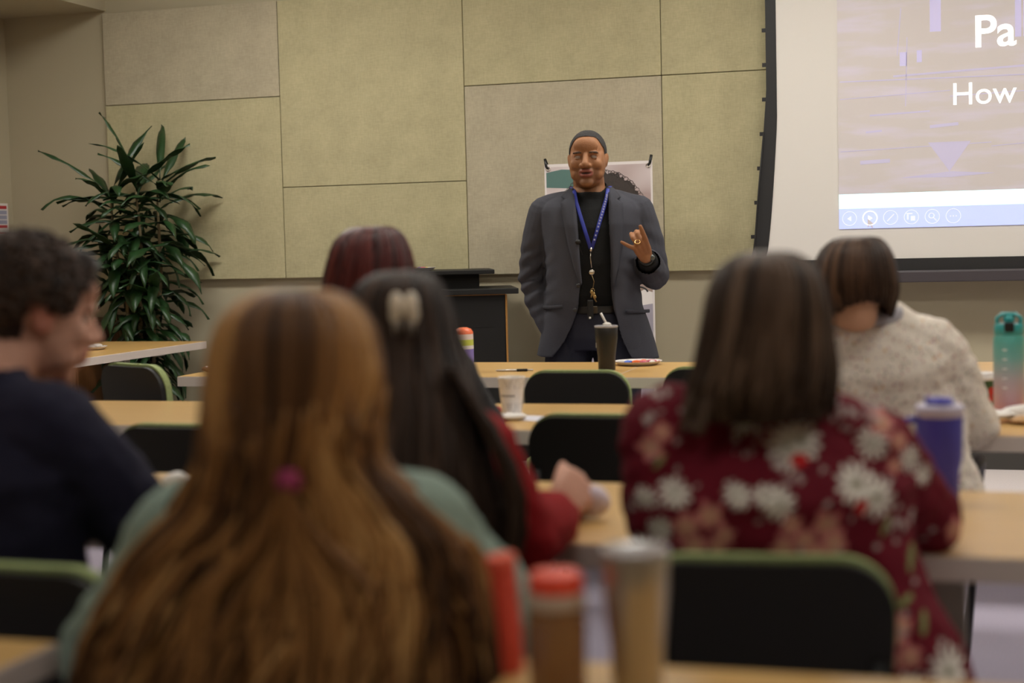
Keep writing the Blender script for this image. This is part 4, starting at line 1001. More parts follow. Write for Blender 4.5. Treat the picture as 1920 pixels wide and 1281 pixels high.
# lanyard with reel, badge clip and keys, lapel microphone
lan = mat('lanyard_blue', (.018, .030, .28), .55); lw = mat('lanyard_print', (.40, .42, .62), .6); mtl = mat('bright_metal', (.55, .5, .42), .25, metal=.9)
lan_root = empty('lanyard', (0, 0, 0)); lan_root.parent = G
def fy(px, py): x_ = X(px); return -.158*math.sqrt(max(0, 1-(x_/.23)**2))-.008-.0*py
def spt(px, py, o_=0.):
    ry = np.interp(py, [352, 375, 400, 440, 520, 560], [.098, .122, .148, .168, .178, .172]); x_ = X(px); return np.array((x_, .005-ry*math.sqrt(max(0, 1-(abs(x_)/.2)**2.2))-o_, Z(py)))
P1 = [spt(px, py, .006) for px, py in ((1079, 358), (1082, 378), (1088, 400), (1096, 428), (1107, 465))]; P2 = [spt(px, py, .006) for px, py in ((1141, 356), (1138, 372), (1131, 396), (1122, 424), (1109, 465))]
back = [np.array((X(1147), .05, Z(349))), np.array((X(1110), .105, Z(350))), np.array((X(1073), .05, Z(349)))]
MB().tube(P2[::-1]+back+P1, [(.0085, .0015)]*13, 8, ref=(1, 0, 0)).build('strap', lan, lan_root)
g = MB()
for k in range(16):
    v = .18+k*.048; i = min(3, int(v*4)); p = P2[i]+(P2[i+1]-P2[i])*(v*4-i); d = unit(P2[i+1]-P2[i])
    g.box(p+(0, -.0028, 0), (.007, .001, .010 if k == 0 else .0075), R=np.array([[1, 0, 0], [0, 1, 0], [0, 0, 1]])+0*d[0])
g.build('strap_lettering', lw, lan_root, smooth=False)
g = MB(); g.tube([spt(1108, 463, .008), spt(1107, 470, .010)], .006, 8); g.tube([spt(1107, 470, .008), spt(1106, 480, .010), spt(1108, 500, .010)], .0022, 6); g.lathe([(.001, 0), (.012, 0), (.013, .003), (.011, .006), (.001, .007)], spt(1108, 508, .010), 20, R=Matrix.Rotation(PI/2, 3, 'X')); g.build('badge_reel', mtl, lan_root)
g = MB(); g.tube([spt(1108, 513, .006), spt(1112, 525, .007), spt(1109, 540, .007)], .0012, 6)
g.tube([spt(1109, 541, .012)+np.array((.008*math.cos(a), 0, .008*math.sin(a))) for a in np.linspace(0, 2*PI, 14)], .0015, 6)
for px, py, a in ((1107, 549, .2), (1111, 553, -.3), (1113, 558, -.5)): g.box(spt(px, py, .016), (.006, .002, .026), R=Matrix.Rotation(a, 3, 'Y')); g.ell(spt(px, py-5, .016), (.007, .002, .008), n=10)
g.build('keys', mat('brass', (.45, .30, .12), .3, metal=.9), lan_root)
MB().box(spt(1104, 576, .020), (.026, .012, .085)).build('key_fob', blk, lan_root, smooth=False, bevel=.004)
MB().box(spt(1103, 591, .028), (.009, .003, .009)).build('fob_tip', mat('white_plastic', (.7, .66, .6), .4), lan_root, smooth=False, bevel=.001)
g = MB(); p = jpt(X(1084), 452, .018); g.ell(p, (.013, .011, .012), n=14); g.tube([p, p+(.008, .004, -.03), p+(.02, .01, -.06)], .002, 6); g.box(p+(0, .006, -.012), (.008, .006, .02)); g.build('lapel_microphone', blk, G)
# wristwatch, wristband, ring
d_ = unit(wrR-elR); g = MB(); wb = wrR-d_*.012; g.tube([wb-d_*.011, wb+d_*.011], .034, 24); g.build('wristwatch', blk, G, auto=.8)
g = MB(); u_ = np.cross(d_, (0, 0, 1)); u_ = unit(u_); g.ell(wb+np.array((.024, -.022, 0)), (.014, .010, .014), n=14); g.build('watch_face', mat('watch_glass', (.10, .11, .10), .15, metal=.5), G)
MB().tube([wb-d_*.026, wb-d_*.018], .036, 24).build('wristband', mat('orange_band', (.35, .07, .03), .6), G, auto=.8)
rp = wrR+hf*.098*1.08+t_*ts*(-.012)*1.08; MB().tube([rp+np.array(unit(n_*math.cos(a)+t_*math.sin(a)))*.0122 for a in np.linspace(0, 2*PI, 20)], .0019, 8).build('ring', mat('gold', (.75, .5, .2), .2, metal=1.), G)

# ------------------------------------------------------------------ banner stand behind the presenter
YBN = 8.02
t = empty('banner_stand', (-1.905, YBN, 0)); tag(t, 'tall printed banner on black corner hooks behind the presenter', 'banner')
hw, z1b, z0b = .295, 1.665, .06
bw = mat('banner_white', (.72, .66, .64), .5)
MB().box((0, 0, (z1b+z0b)/2), (hw*2, .003, z1b-z0b)).build('banner_sheet', bw, t, smooth=False)
m = bpy.data.materials.new('banner_photo_backdrop'); m.use_nodes = True; nt = m.node_tree; b = nt.nodes['Principled BSDF']; b.inputs['Roughness'].default_value = .5
tc = nd(nt, 'ShaderNodeTexCoord'); ns = nd(nt, 'ShaderNodeTexNoise'); ns.inputs['Scale'].default_value = 3.2; ns.inputs['Detail'].default_value = 1; nt.links.new(tc.outputs['Object'], ns.inputs[0])
r = nd(nt, 'ShaderNodeValToRGB'); r.color_ramp.elements[0].position = .35; r.color_ramp.elements[0].color = (.38, .28, .26, 1); r.color_ramp.elements[1].position = .6; r.color_ramp.elements[1].color = (.70, .62, .62, 1)
nt.links.new(ns.outputs['Fac'], r.inputs[0]); nt.links.new(r.outputs[0], b.inputs['Base Color'])
def flat(name, pts, mt, dy, parent=t):
    n = len(pts); return MB().add([(x_, -.0015-dy, z_) for x_, z_ in pts], [tuple(range(n))]).build(name, mt, parent, smooth=False)
flat('photo_backdrop', [(-.285, .80), (.285, .80), (.285, 1.65), (-.285, 1.65)], m, .0006)
flat('photo_teal_corner', [(-.285, 1.54), (-.10, 1.53), (-.10, 1.63), (-.20, 1.635), (-.285, 1.62)], mat('print_teal', (.09, .17, .15), .5), .0010)
# curly dark hair of the printed portrait: scalloped outline
pts = []
for k in range(61):
    a = PI*.98-(PI*1.16)*k/60; rr = 1+.03*math.sin(k*2.7)+.02*math.sin(k*5.3); pts.append((.02+.245*rr*math.cos(a), 1.34+.275*rr*math.sin(a)))
flat('photo_hair', pts+[(.10, 1.05), (-.20, 1.05)], mat('print_dark_hair', (.045, .034, .030), .5, nscale=60, namt=.4), .0014)
pk = [(.02+.245*math.cos(a), 1.34+.275*math.sin(a)) for a in np.linspace(.1, 2.6, 40)]
g = MB()
for k, (x_, z_) in enumerate(pk):
    r_ = .009+.006*((k*7) % 5)/5
    g.tube([(x_+r_*math.cos(a), -.0032, z_+r_*math.sin(a)) for a in np.linspace(0, 4.5, 9)], .0013, 4)
g.build('photo_curls', MATS['print_dark_hair'], t)
flat('photo_cheek', [(.10, .92), (.285, .92), (.285, 1.30), (.22, 1.24), (.17, 1.12), (.12, 1.05)], mat('print_skin', (.33, .24, .20), .5, nscale=30, namt=.12), .0018)
flat('photo_collar', [(.05, .90), (.285, .90), (.285, .97), (.24, .985), (.19, .96), (.12, .985), (.05, .96)], mat('print_white', (.74, .69, .66), .5), .0022)
g = MB(); g.tube([(.21+.05*math.cos(a), -.0038, .965+.035*math.sin(a)) for a in np.linspace(.2, PI-.2, 12)], [(.001, .005)]*12, 6, ref=(0, 1, 0)); g.build('photo_earring', mat('print_black', (.02, .018, .018), .5), t)
flat('printed_panel', [(-.285, .08), (.285, .08), (.285, .91), (.22, .90), (.17, .87), (.10, .89), (.0, .85), (-.285, .88)], mat('print_grey_violet', (.34, .31, .36), .5, nscale=6, namt=.16), .0026)
wtx = mat('print_letter_white', (.80, .76, .74), .5); btx = mat('print_letter_shadow', (.02, .018, .02), .5)
for body, xx, zz, sz in (('ME', .10, .665, .10), ('IM', .048, .495, .135), ('ESS!', .022, .285, .155)):
    text('banner_lettering_shadow', body, btx, sz, (xx+.005, -.0048, zz-.005), t, bold=.004, sx=.72); text('banner_lettering', body, wtx, sz, (xx, -.0062, zz), t, bold=.004, sx=.72)
g = MB()
for s in (-1, 1):
    for z_, q in ((z1b-.025, 1), (z0b+.02, -1)):
        g.tube([(s*(hw-.022), .0, z_), (s*(hw-.012), -.006, z_+q*.012), (s*(hw-.004)*1.0, .0, z_+q*.055)], [.005, .007, .008], 8)
g.tube([(-hw+.005, .004, z1b+.025), (0, .10, .86), (hw-.005, .004, z0b-.0)], .007, 8); g.tube([(hw-.005, .004, z1b+.025), (0, .10, .86), (-hw+.005, .004, z0b)], .007, 8)
g.tube([(0, .10, .86), (0, .22, .0)], .008, 8); g.build('x_frame', blkm, t)
for s in (-1, 1): MB().tube([(s*(hw-.022)+.010*math.cos(a), -.004, z1b-.025+.010*math.sin(a)) for a in np.linspace(0, 2*PI, 16)], .003, 6).build('grommet', mtl, t)

# ------------------------------------------------------------------ lectern
lw_ = wood('lectern_trim_wood', (.42, .20, .05), (.30, .14, .035), .4, 'Z')
t = empty('lectern', (-2.80, 7.92, 0), .36); tag(t, 'black two-level lectern with thin wood edge by the front wall', 'lectern')
MB().box((0, 0, .49), (.72, .50, .98)).build('cabinet', blk, t, smooth=False, bevel=.004)
MB().box((.03, -.0, .995), (.80, .56, .030)).build('lower_top', blk, t, smooth=False, bevel=.004)
MB().box((-.08, .06, 1.045), (.62, .36, .09)).build('riser', blk, t, smooth=False, bevel=.003)
MB().box((-.06, .04, 1.098), (.74, .46, .024)).build('upper_top', blk, t, smooth=False, bevel=.004)
MB().box((.364, -.250, .49), (.010, .012, .975)).box((.0, -.256, .978), (.72, .008, .006)).build('wood_edging', lw_, t, smooth=False)
for cx_ in (-.12, .20):
    g = MB(); g.box((cx_, -.2508, .858), (.19, .0016, .105))
    for i in range(7):
        for j in range(9): g.box((cx_-.08+j*.02, -.2515, .90-i*.014), (.010, .002, .004), 1)
    g.build('vent_grille', [blk, mat('slot_black', (.03, .03, .03), .3)], t, smooth=False)

def plate(x, y, z, r, label, items=(), group=None, mt=None, name='paper_plate'):
    o = MB().lathe([(.001, .002), (r*.68, .003), (r*.8, .007), (r, .016), (r*1.01, .0175), (r*.99, .015), (r*.78, .002), (r*.66, 0), (.001, 0)], n=40).build(name, mt or mat('plate_white', (.68, .63, .60), .5), auto=.9, loc=(x, y, z))
    tag(o, label, 'plate', group); return o
COLS = {'orange': (.75, .13, .02), 'blue': (.04, .12, .55), 'pink': (.55, .10, .16), 'white': (.72, .68, .64), 'yellow': (.62, .50, .12), 'red': (.55, .02, .02), 'brown': (.20, .09, .04), 'purple': (.13, .05, .22)}
def candy(x, y, z, c, rz, label, s=1., group='wrapped candies on plates'):
    g = MB(); g.tube([(-.022*s, 0, 0), (-.018*s, 0, 0), (0, 0, 0), (.018*s, 0, 0), (.022*s, 0, 0)], [.003*s, .0075*s, .0095*s, .0075*s, .003*s], 10)
    for q in (-1, 1): g.add([(q*.021*s, 0, 0), (q*.033*s, -.009*s, .004*s), (q*.034*s, .0, -.002*s), (q*.033*s, .009*s, .004*s)], [(0, 1, 2), (0, 2, 3)])
    o = g.build('wrapped_candy', mat('wrapper_'+c, COLS[c], .3, coat=.4), auto=1.0, loc=(x, y, z), rotz=rz); return tag(o, label, 'candy', group)
cx_, cy_ = -1.311, 6.16
plate(cx_, cy_, .74, .098, 'paper plate of bright wrapped candy on the front row table', group='paper plates')
for k, (dx, dy, c) in enumerate(((-.065, 0, 'white'), (-.035, -.03, 'blue'), (-.045, .03, 'white'), (0, -.015, 'orange'), (.018, .02, 'orange'), (.03, -.03, 'pink'), (.055, .01, 'pink'), (.062, -.02, 'white'))):
    candy(cx_+dx, cy_+dy, .74+.0125, c, k*1.1, '%s wrapped candy on the front table plate, %s' % (c, ('at its left end', 'left of the orange pieces', 'behind the blue piece', 'in its middle, nearer the camera', 'in its middle, further back', 'just right of the orange ones', 'behind near the right rim', 'at the right end')[k]))
cx_, cy_ = -2.87, 7.86
plate(cx_, cy_, 1.11, .085, 'small plate of sweets on top of the lectern', group='paper plates')
for k, (dx, dy, c) in enumerate(((-.055, 0, 'white'), (-.02, -.02, 'brown'), (-.01, .025, 'purple'), (.02, 0, 'pink'), (.045, -.02, 'yellow'))):
    candy(cx_+dx, cy_+dy, 1.1225, c, k*1.3, '%s wrapped sweet on the lectern plate' % c, .9)
plate(-4.46, 7.12, .74, .085, 'white plate on the sideways table at left, beside the man\'s face', group='paper plates')
tag(MB().ell((0, 0, 0), (.045, .03, .012)).ell((.03, .01, .004), (.03, .03, .012)).build('napkin', mat('napkin_white', (.74, .70, .66), .8, bump=.5, bscale=60), loc=(-4.46, 7.12, .757)), 'crumpled white napkin lying on the left plate', 'napkin')

# ------------------------------------------------------------------ drinks and table things
def tumbler(x, y, z, label, H, r0, r1, body, lidm, name='tumbler', cat='tumbler'):
    t = empty(name, (x, y, z)); tag(t, label, cat)
    MB().lathe([(.001, 0), (r0*.94, 0), (r0, .004), (r0*1.02, H*.3), (r1*.98, H*.72), (r1, H*.94), (r1*.97, H*.955), (r1*.9, H*.95), (.001, H*.94)], n=40).build('cup_body', body, t, auto=.9)
    MB().lathe([(r1*.96, H*.945), (r1*1.03, H*.955), (r1*1.04, H*.99), (r1*.98, H), (r1*.80, H*.992), (.001, H*.985)], n=40).build('lid', lidm, t, auto=.9)
    return t
steel = mat('brushed_steel', (.50, .44, .36), .32, metal=.85, nscale=6, namt=.06, stretch=(40, 40, 1)); clearlid = mat('clear_lid', (.55, .52, .54), .15, trans=.35, spec=.6)
t = tumbler(-1.385, 5.915, .74, 'black tumbler with pale straw standing in front of the presenter', .178, .034, .0455, mat('tumbler_black', (.014, .012, .011), .35), clearlid)
MB().tube([(.012, 0, .165), (-.004, .0, .195), (-.020, .0, .226)], .0045, 10).build('straw', mat('straw_clear', (.66, .60, .55), .3), t)
MB().lathe([(.001, 0), (.018, 0), (.017, .008), (.008, .013), (.001, .014)], (.004, 0, .176), 20).build('lid_plug', mat('plug_clear', (.62, .58, .52), .3), t, auto=.9)
MB().box((-.036, -.016, .10), (.004, .014, .020)).build('label_patch', mat('patch_grey', (.3, .28, .24), .5), t, smooth=False)
t = tumbler(-.367, 1.69, .74, 'stainless steel tumbler with clear lid on the nearest table', .170, .030, .0375, steel, clearlid)
t = empty('water_bottle', (-.452, 1.655, .74)); tag(t, 'clear bottle of brown drink with a red lid on the nearest table', 'bottle')
MB().lathe([(.001, 0), (.030, 0), (.033, .005), (.033, .088), (.0325, .100), (.031, .106), (.001, .106)], n=36).build('drink_body', mat('brown_drink', (.25, .12, .05), .25, coat=.5), t, auto=.9)
MB().lathe([(.0315, .1055), (.0345, .108), (.0335, .119), (.031, .123), (.001, .123)], n=36).build('neck_band', mat('frosted_plastic', (.48, .36, .27), .3, nscale=40, namt=.2), t, auto=.9)
MB().lathe([(.029, .122), (.0315, .125), (.0315, .139), (.028, .145), (.001, .146)], n=36).build('lid', mat('coral_lid', (.85, .075, .035), .4), t, auto=.9)
t = empty('drink_carrier', (-.535, 1.755, .74)); tag(t, 'orange red sleeve standing left of the red-lidded bottle', 'sleeve')
MB().tube([(.0, .0, .0), (-.004, 0, .06), (-.012, 0, .135)], [(.012, .026), (.013, .026), (.016, .026)], 18, ref=(1, 0, 0)).build('sleeve_body', mat('orange_red', (.65, .06, .03), .5), t, auto=.9)
MB().tube([(-.012, 0, .130), (-.0125, 0, .140)], [(.0175, .0275), (.0175, .0275)], 18, ref=(1, 0, 0)).build('sleeve_rim', mat('orange_rim', (.75, .10, .05), .4), t, auto=.9)

def paper_cup(x, y, z, label, H, r0, r1, m_, lid=None, name='paper_cup'):
    t = empty(name, (x, y, z)); tag(t, label, 'cup')
    MB().lathe([(.001, .004), (r0*.95, .004), (r0*.98, 0), (r0, .002), (r1, H-.006), (r1*1.05, H-.003), (r1*1.04, H), (r1*.98, H-.001), (r1*.95, H-.008), (.001, H-.02)], n=40).build('cup_body', m_, t, auto=.9)
    if lid: MB().lathe([(r1*1.02, H-.006), (r1*1.09, H-.004), (r1*1.08, H+.004), (r1*.98, H+.006), (r1*.95, H+.014), (.001, H+.013)], n=40).build('lid', lid, t, auto=.9)
    return t
m = bpy.data.materials.new('dotted_paper'); m.use_nodes = True; nt = m.node_tree; b = nt.nodes['Principled BSDF']; b.inputs['Roughness'].default_value = .6
tc = nd(nt, 'ShaderNodeTexCoord'); v = nd(nt, 'ShaderNodeTexVoronoi'); v.inputs['Scale'].default_value = 160; v.inputs['Randomness'].default_value = 0; nt.links.new(tc.outputs['Object'], v.inputs[0])
sp = nd(nt, 'ShaderNodeSeparateXYZ'); nt.links.new(tc.outputs['Object'], sp.inputs[0]); lt = nd(nt, 'ShaderNodeMath', operation='LESS_THAN'); nt.links.new(v.outputs['Distance'], lt.inputs[0]); lt.inputs[1].default_value = .36
ab = nd(nt, 'ShaderNodeMath', operation='SUBTRACT'); nt.links.new(sp.outputs['Z'], ab.inputs[0]); ab.inputs[1].default_value = .062; a2 = nd(nt, 'ShaderNodeMath', operation='ABSOLUTE'); nt.links.new(ab.outputs[0], a2.inputs[0])
g2 = nd(nt, 'ShaderNodeMath', operation='GREATER_THAN'); nt.links.new(a2.outputs[0], g2.inputs[0]); g2.inputs[1].default_value = .020; ml = nd(nt, 'ShaderNodeMath', operation='MULTIPLY'); nt.links.new(lt.outputs[0], ml.inputs[0]); nt.links.new(g2.outputs[0], ml.inputs[1])
mx = nd(nt, 'ShaderNodeMixRGB'); mx.inputs[1].default_value = (.80, .75, .70, 1); mx.inputs[2].default_value = (.42, .39, .37, 1); nt.links.new(ml.outputs[0], mx.inputs[0]); nt.links.new(mx.outputs[0], b.inputs['Base Color']); MATS['dotted_paper'] = m
t = paper_cup(-1.313, 4.36, .74, 'white paper cup with dotted bands on the second row table', .116, .028, .0395, m)
g = MB()
for k in range(9):
    a = -2.3+k*.15; r_ = .0345; g.box((r_*math.cos(a), r_*math.sin(a), .062), (.0045, .0008, .004 if k % 2 else .006), R=Matrix.Rotation(a+PI/2, 3, 'Z'))
g.build('cup_lettering', mat('cup_ink', (.2, .17, .16), .6), t, smooth=False)
redc = mat('cup_red_green', (.50, .03, .02), .5)
t = paper_cup(.028, 4.60, .74, 'red and green paper cup with white lid beside the teal bottle', .095, .029, .0395, mat('cup_green', (.03, .10, .05), .5), mat('lid_white', (.76, .72, .70), .4))
g = MB()
for a in (-2.2, -1.5, -.8):
    for zz, s_ in ((.058, 1), (.036, .8)):
        R_ = np.array(Matrix.Rotation(a+PI/2, 3, 'Z')); r_ = .0295+.0105*zz/.095; g.ell((r_*math.cos(a), r_*math.sin(a), zz), (.011*s_, .0022, .014*s_), R_, 12)
g.build('red_print', redc, t)
# teal to pink bottle
m = bpy.data.materials.new('teal_pink_plastic'); m.use_nodes = True; nt = m.node_tree; b = nt.nodes['Principled BSDF']; b.inputs['Roughness'].default_value = .3; b.inputs['Coat Weight'].default_value = .3
tc = nd(nt, 'ShaderNodeTexCoord'); sp = nd(nt, 'ShaderNodeSeparateXYZ'); nt.links.new(tc.outputs['Object'], sp.inputs[0]); mr = nd(nt, 'ShaderNodeMapRange'); mr.inputs[1].default_value = 0; mr.inputs[2].default_value = .24; nt.links.new(sp.outputs['Z'], mr.inputs[0])
r = nd(nt, 'ShaderNodeValToRGB'); r.color_ramp.elements[0].color = (.62, .26, .33, 1); r.color_ramp.elements[1].color = (.05, .34, .28, 1); e = r.color_ramp.elements.new(.45); e.color = (.40, .36, .40, 1); e = r.color_ramp.elements.new(.7); e.color = (.16, .38, .36, 1)
nt.links.new(mr.outputs[0], r.inputs[0]); nt.links.new(r.outputs[0], b.inputs['Base Color']); MATS['teal_pink_plastic'] = m
t = empty('water_bottle', (.098, 4.43, .74)); tag(t, 'teal to pink tinted water bottle with flip lid on the second row table', 'bottle')
MB().lathe([(.001, 0), (.038, 0), (.041, .005), (.0415, .12), (.042, .20), (.041, .222), (.037, .230), (.001, .232)], n=40).build('bottle_body', m, t, auto=.9)
teal = mat('teal_lid', (.03, .30, .30), .35)
MB().lathe([(.036, .228), (.039, .231), (.039, .255), (.036, .260), (.001, .262)], n=36).build('lid', teal, t, auto=.9)
g = MB(); g.tube([(-.030, 0, .248), (-.031, 0, .275), (-.018, 0, .285), (.018, 0, .285), (.031, 0, .275), (.030, 0, .248)], [(.006, .010)]*6, 10); g.ell((0, 0, .272), (.016, .016, .014)); g.build('carry_loop', teal, t)
MB().box((0, -.039, .252), (.026, .008, .026)).build('latch', blk, t, smooth=False, bevel=.003)
g = MB()
for k in range(5): g.box((-.012, -.0415, .19-k*.026), (.012, .001, .003))
g.build('time_marks', mat('mark_white', (.75, .75, .73), .5), t, smooth=False)
# blue handled tumbler
t = empty('handled_tumbler', (-.060, 3.035, .74)); tag(t, 'royal blue tumbler with handle and pale lid beside the floral dress', 'tumbler')
bl = mat('royal_blue', (.055, .050, .38), .45)
MB().lathe([(.001, 0), (.033, 0), (.036, .004), (.037, .06), (.0425, .085), (.0445, .165), (.0445, .168), (.001, .169)], n=40).build('cup_body', bl, t, auto=.9)
MB().lathe([(.0435, .164), (.0455, .167), (.0455, .184), (.041, .188), (.001, .187)], n=40).build('lid', mat('lavender_lid', (.50, .45, .56), .4), t, auto=.9)
MB().lathe([(.001, .186), (.026, .186), (.027, .196), (.022, .200), (.001, .200)], n=30).box((-.012, 0, .198), (.03, .022, .007)).build('lid_slider', bl, t, auto=.9)
MB().tube([(-.040, -.0, .158), (-.066, -.0, .156), (-.072, 0, .14), (-.070, 0, .085), (-.058, 0, .062), (-.036, 0, .060)], [(.007, .011)]*6, 12, ref=(0, 0, 1)).build('handle', bl, t)
# colourful canister on the front row, seen past the dark hair
t = empty('snack_canister', (-1.965, 5.87, .74)); tag(t, 'purple, green and orange canister standing left of the pen', 'canister')
for nm, z0, z1, r_, c in (('purple_band', 0, .090, .040, (.20, .16, .50)), ('white_band', .090, .104, .0402, (.70, .68, .72)), ('green_band', .104, .128, .040, (.50, .58, .10)), ('white_top', .128, .150, .0395, (.72, .62, .62))):
    MB().lathe([(.001, z0), (r_, z0), (r_, z1), (.001, z1)], n=32).build(nm, mat('can_'+nm, c, .4), t, auto=.9)
MB().lathe([(.0395, .149), (.039, .158), (.031, .170), (.015, .176), (.001, .177)], n=32).build('orange_dome', mat('can_orange', (.78, .16, .06), .4), t, auto=.9)
# pen
t = empty('pen', (-1.745, 5.84, .7455), .25); tag(t, 'silver and black pen lying on the front row table', 'pen')
MB().tube([(-.075, 0, 0), (-.068, 0, 0), (.01, 0, 0)], [.0015, .0045, .005], 12).build('barrel', mat('pen_silver', (.5, .46, .42), .3, metal=.6), t)
MB().tube([(.01, 0, 0), (.05, 0, 0), (.052, 0, 0)], [.0055, .0055, .004], 12).build('grip', blk, t); MB().tube([(.052, 0, 0), (.075, 0, 0)], .0035, 10).build('cap_end', MATS['pen_silver'], t)
def crumple(name, c, s, m_, label, cat, seed, z=.74, flat_=.35):
    g = MB(); g.ell((0, 0, 0), s, n=28); me = g.mesh(name); me.update(); co = coords(me); co += nz(co, 18, seed)[:, None]*co*1.3+nz(co, 45, seed+4)[:, None]*np.array((.004, .004, .004)); co[:, 2] -= co[:, 2].min(); me.vertices.foreach_set('co', co.ravel()); o = link(name, me, m_, None, auto=.4, loc=(c[0], c[1], z)); return tag(o, label, cat)
pw = MATS['napkin_white']
tag(MB().add([(-.075, -.05, .0), (.06, -.07, .0), (.085, .04, .0), (-.05, .075, .0), (0, 0, .004)], [(0, 1, 4), (1, 2, 4), (2, 3, 4), (3, 0, 4)]).build('paper_sheet', mat('sheet_white', (.66, .64, .70), .6), smooth=False, loc=(-1.255, 4.30, .7408)), 'flat white paper sheet beside the paper cup', 'paper').modifiers.new('s', 'SOLIDIFY').thickness = .0012
crumple('napkin', (-1.305, 4.262), (.05, .022, .008), pw, 'folded white napkin in front of the paper cup', 'napkin', 3)
crumple('candy_wrapper', (-1.385, 4.40), (.022, .014, .010), mat('wrapper_red', COLS['red'], .3), 'small red wrapper just left of the paper cup', 'wrapper', 7)
crumple('napkin', (.105, 4.31), (.075, .040, .016), pw, 'crumpled white napkin in front of the teal bottle', 'napkin', 11)
crumple('pastry', (.135, 4.27), (.05, .022, .010), mat('pastry_tan', (.50, .30, .14), .7), 'flat tan pastry on the napkin before the teal bottle', 'pastry', 13, .742)
crumple('napkin', (-1.635, 2.95), (.030, .022, .014), pw, 'crumpled white paper on the third row table at left', 'napkin', 17)
crumple('candy_wrapper', (-1.625, 2.745), (.026, .016, .008), mat('wrapper_peach', (.65, .30, .22), .5), 'peach wrapper on the third row table beside the navy sleeve', 'wrapper', 19)
crumple('candy_wrapper', (-3.075, 5.80), (.030, .020, .012), mat('wrapper_brown', COLS['brown'], .4), 'small brown wrapper at the left end of the front row table', 'wrapper', 23)
hx = at(1095, 982, 2.86); crumple('tissue', (hx[0], hx[1]), (.032, .022, .026), mat('tissue_white', (.70, .62, .70), .7), 'pale tissue held under the hand of the person in red', 'tissue', 29)

# ------------------------------------------------------------------ empty chairs
def chair_px(px, d, rz, label, **k):
    p = at(px, 780, d); return chair(p[0]+math.sin(rz)*-.27, p[1]+.27*math.cos(rz), rz, label, **k)
chair_px(1078, 5.30, .0, 'empty chair at the front row, behind the white paper cup and black tumbler')
chair_px(1340, 5.30, .0, 'empty chair at the front row, half hidden by the floral dress shoulder')
chair_px(238, 5.46, -.45, 'empty chair at far left, in front of the sideways table', sz=1.06)
chair_px(1115, 3.95, .0, 'empty chair at the second row beside the paper cup')
chair_px(325, 3.95, .0, 'empty chair at the second row, right behind the navy shoulder')

# ------------------------------------------------------------------ wooden cabinet and potted plant at left
cw = wood('cabinet_wood', (.20, .085, .028), (.13, .05, .016), .4, 'Z')
t = empty('wooden_cabinet', (-5.29, 8.05, 0)); tag(t, 'brown wooden cabinet standing against the wall behind the sideways table', 'cabinet')
MB().box((0, 0, .42), (.70, .62, .80)).build('cabinet_body', cw, t, smooth=False, bevel=.003); MB().box((0, 0, .835), (.74, .66, .03)).build('cabinet_top', cw, t, smooth=False, bevel=.004); MB().box((0, 0, .02), (.64, .56, .04)).build('plinth', blk, t, smooth=False)
for s in (-1, 1):
    dr = MB().box((s*.174, -.318, .43), (.34, .018, .74)).build('door', cw, t, smooth=False, bevel=.002); MB().tube([(s*.03, -.332, .60), (s*.03, -.345, .60), (s*.03, -.345, .50), (s*.03, -.332, .50)], .004, 8).build('handle', mtl, dr)
t = empty('potted_plant', (-4.68, 8.02, 0)); tag(t, 'tall leafy green potted plant standing in the left corner', 'plant')
MB().lathe([(.001, 0), (.13, 0), (.14, .01), (.175, .26), (.185, .27), (.185, .30), (.165, .30), (.16, .27), (.001, .265)], n=36).build('pot', mat('pot_grey', (.12, .11, .10), .5), t, auto=.9)
MB().lathe([(.158, .268), (.08, .276), (.001, .278)], n=24).build('soil', mat('soil', (.03, .02, .012), .95, bump=1., bscale=60), t)
leafm = mat('plant_leaf', (.013, .043, .011), .42, nscale=14, namt=.4, spec=.5); stemm = mat('plant_cane', (.22, .17, .09), .7, nscale=30, namt=.3); stemg = mat('plant_green_stem', (.05, .10, .03), .5)
random.seed(21)
canes = [((-.05, .02), (-.15, -.03), 1.62), ((.03, -.04), (.02, -.02), 1.66), ((.05, .04), (.15, .02), 1.68), ((-.02, -.06), (-.02, -.10), 1.25), ((.06, -.03), (.14, -.08), 1.05), ((-.06, -.02), (-.16, -.05), 1.10)]
fol = MB()
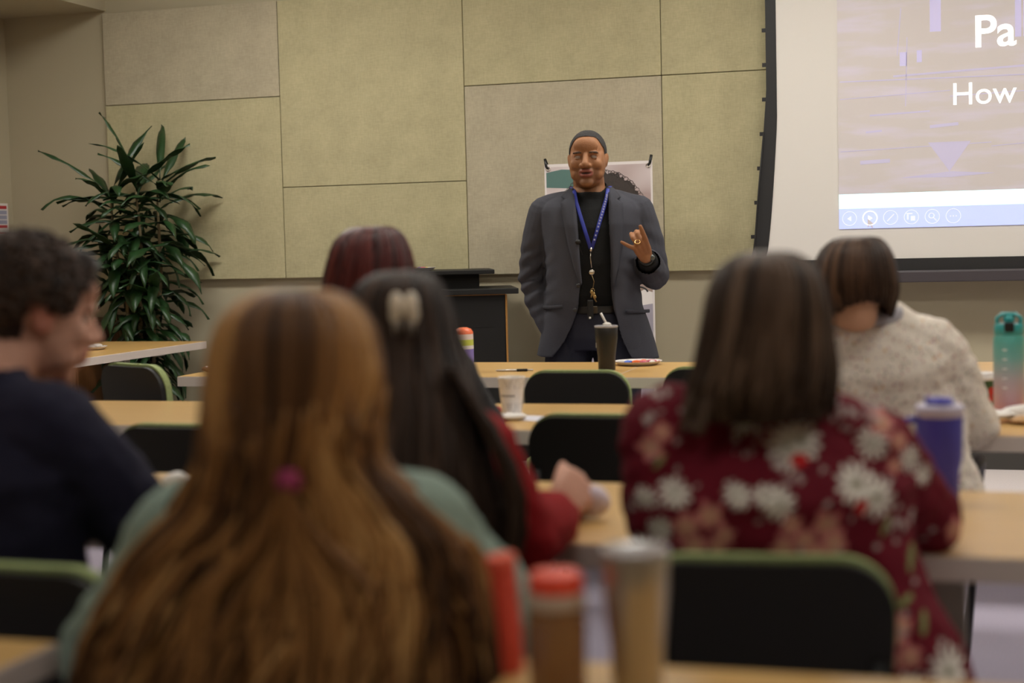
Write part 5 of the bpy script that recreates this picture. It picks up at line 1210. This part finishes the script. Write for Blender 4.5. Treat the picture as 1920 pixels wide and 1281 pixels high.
def leaf(p0, az, el, L, w, droop):
    pts = []; p = np.array(p0, float); e = el; N = 11; twist = random.uniform(-.5, .5); wav = random.uniform(0, 6)
    vs = []
    for k in range(N):
        v = k/(N-1); d = np.array((math.cos(az)*math.cos(e), math.sin(az)*math.cos(e), math.sin(e)))
        side = np.array((-math.sin(az), math.cos(az), 0)); up = np.cross(side, d); tw = twist*v
        side2 = side*math.cos(tw)+up*math.sin(tw)
        ww = w*(.12 if v < .12 else (math.sin(PI*min(1, (v-.08)/.92))**.75)); ww = max(ww, .0015)
        rip = .22*w*math.sin(v*15+wav)
        vs += [p-side2*ww+up*(ww*.35+rip), p, p+side2*ww+up*(ww*.35-rip)]
        p = p+d*(L/(N-1)); e -= droop/(N-1)*(.5+1.2*v)
    lim = 8.34-8.02
    vs = [np.array((q[0], min(q[1], lim-.03*abs(math.sin(q[0]*40))), q[2])) for q in vs]
    vs = [np.array((max(q[0], -1.1), q[1], q[2])) for q in vs]
    if any((q[1] < -.25 and q[0] > -.15 and abs(q[2]-.72) < .06) or (q[0] < -.20 and q[2] < .87) for q in vs): return
    fs = []
    for k in range(N-1): a = 3*k; fs += [(a, a+1, a+4, a+3), (a+1, a+2, a+5, a+4)]
    fol.add(vs, fs)
for (bx, by), (tx, ty), H in canes:
    path = [np.array((bx+(tx-bx)*v+.015*math.sin(v*9+bx*50), by+(ty-by)*v, .27+(H-.27)*v)) for v in np.linspace(0, 1, 12)]
    MB().tube(path[:8], [.016-.0006*k for k in range(8)], 10).tube(path[7:], [.010, .009, .008, .007, .005], 8, 1).build('cane', [stemm, stemg], t)
    k = 0; z = max(.50, H-1.15) if H > 1.3 else .42
    az = random.uniform(0, 6)
    while z < H+.01:
        v = (z-.27)/(H-.27); c_ = np.array((bx+(tx-bx)*v, by+(ty-by)*v, z)); f = (H-z)/max(.3, H-.5)
        for q in range(3 if z > 1.2 else 2):
            az += 2.4+random.uniform(-.3, .3)
            el = (.75-1.05*min(1, f*2.6) if q else 1.15-1.5*min(1, f*2.6))+random.uniform(-.25, .25) if f < .25 else .25-.45*f+random.uniform(-.35, .35)
            Lf = random.uniform(.34, .50)*(1-.30*f) * (1.0 if H > 1.3 else .80)
            leaf(c_, az, el, Lf, random.uniform(.026, .038), random.uniform(.9, 1.9) if f > .08 else random.uniform(.3, .9))
        z += .042
fo = fol.build('foliage', leafm, t); md = fo.modifiers.new('s', 'SOLIDIFY'); md.thickness = .0012
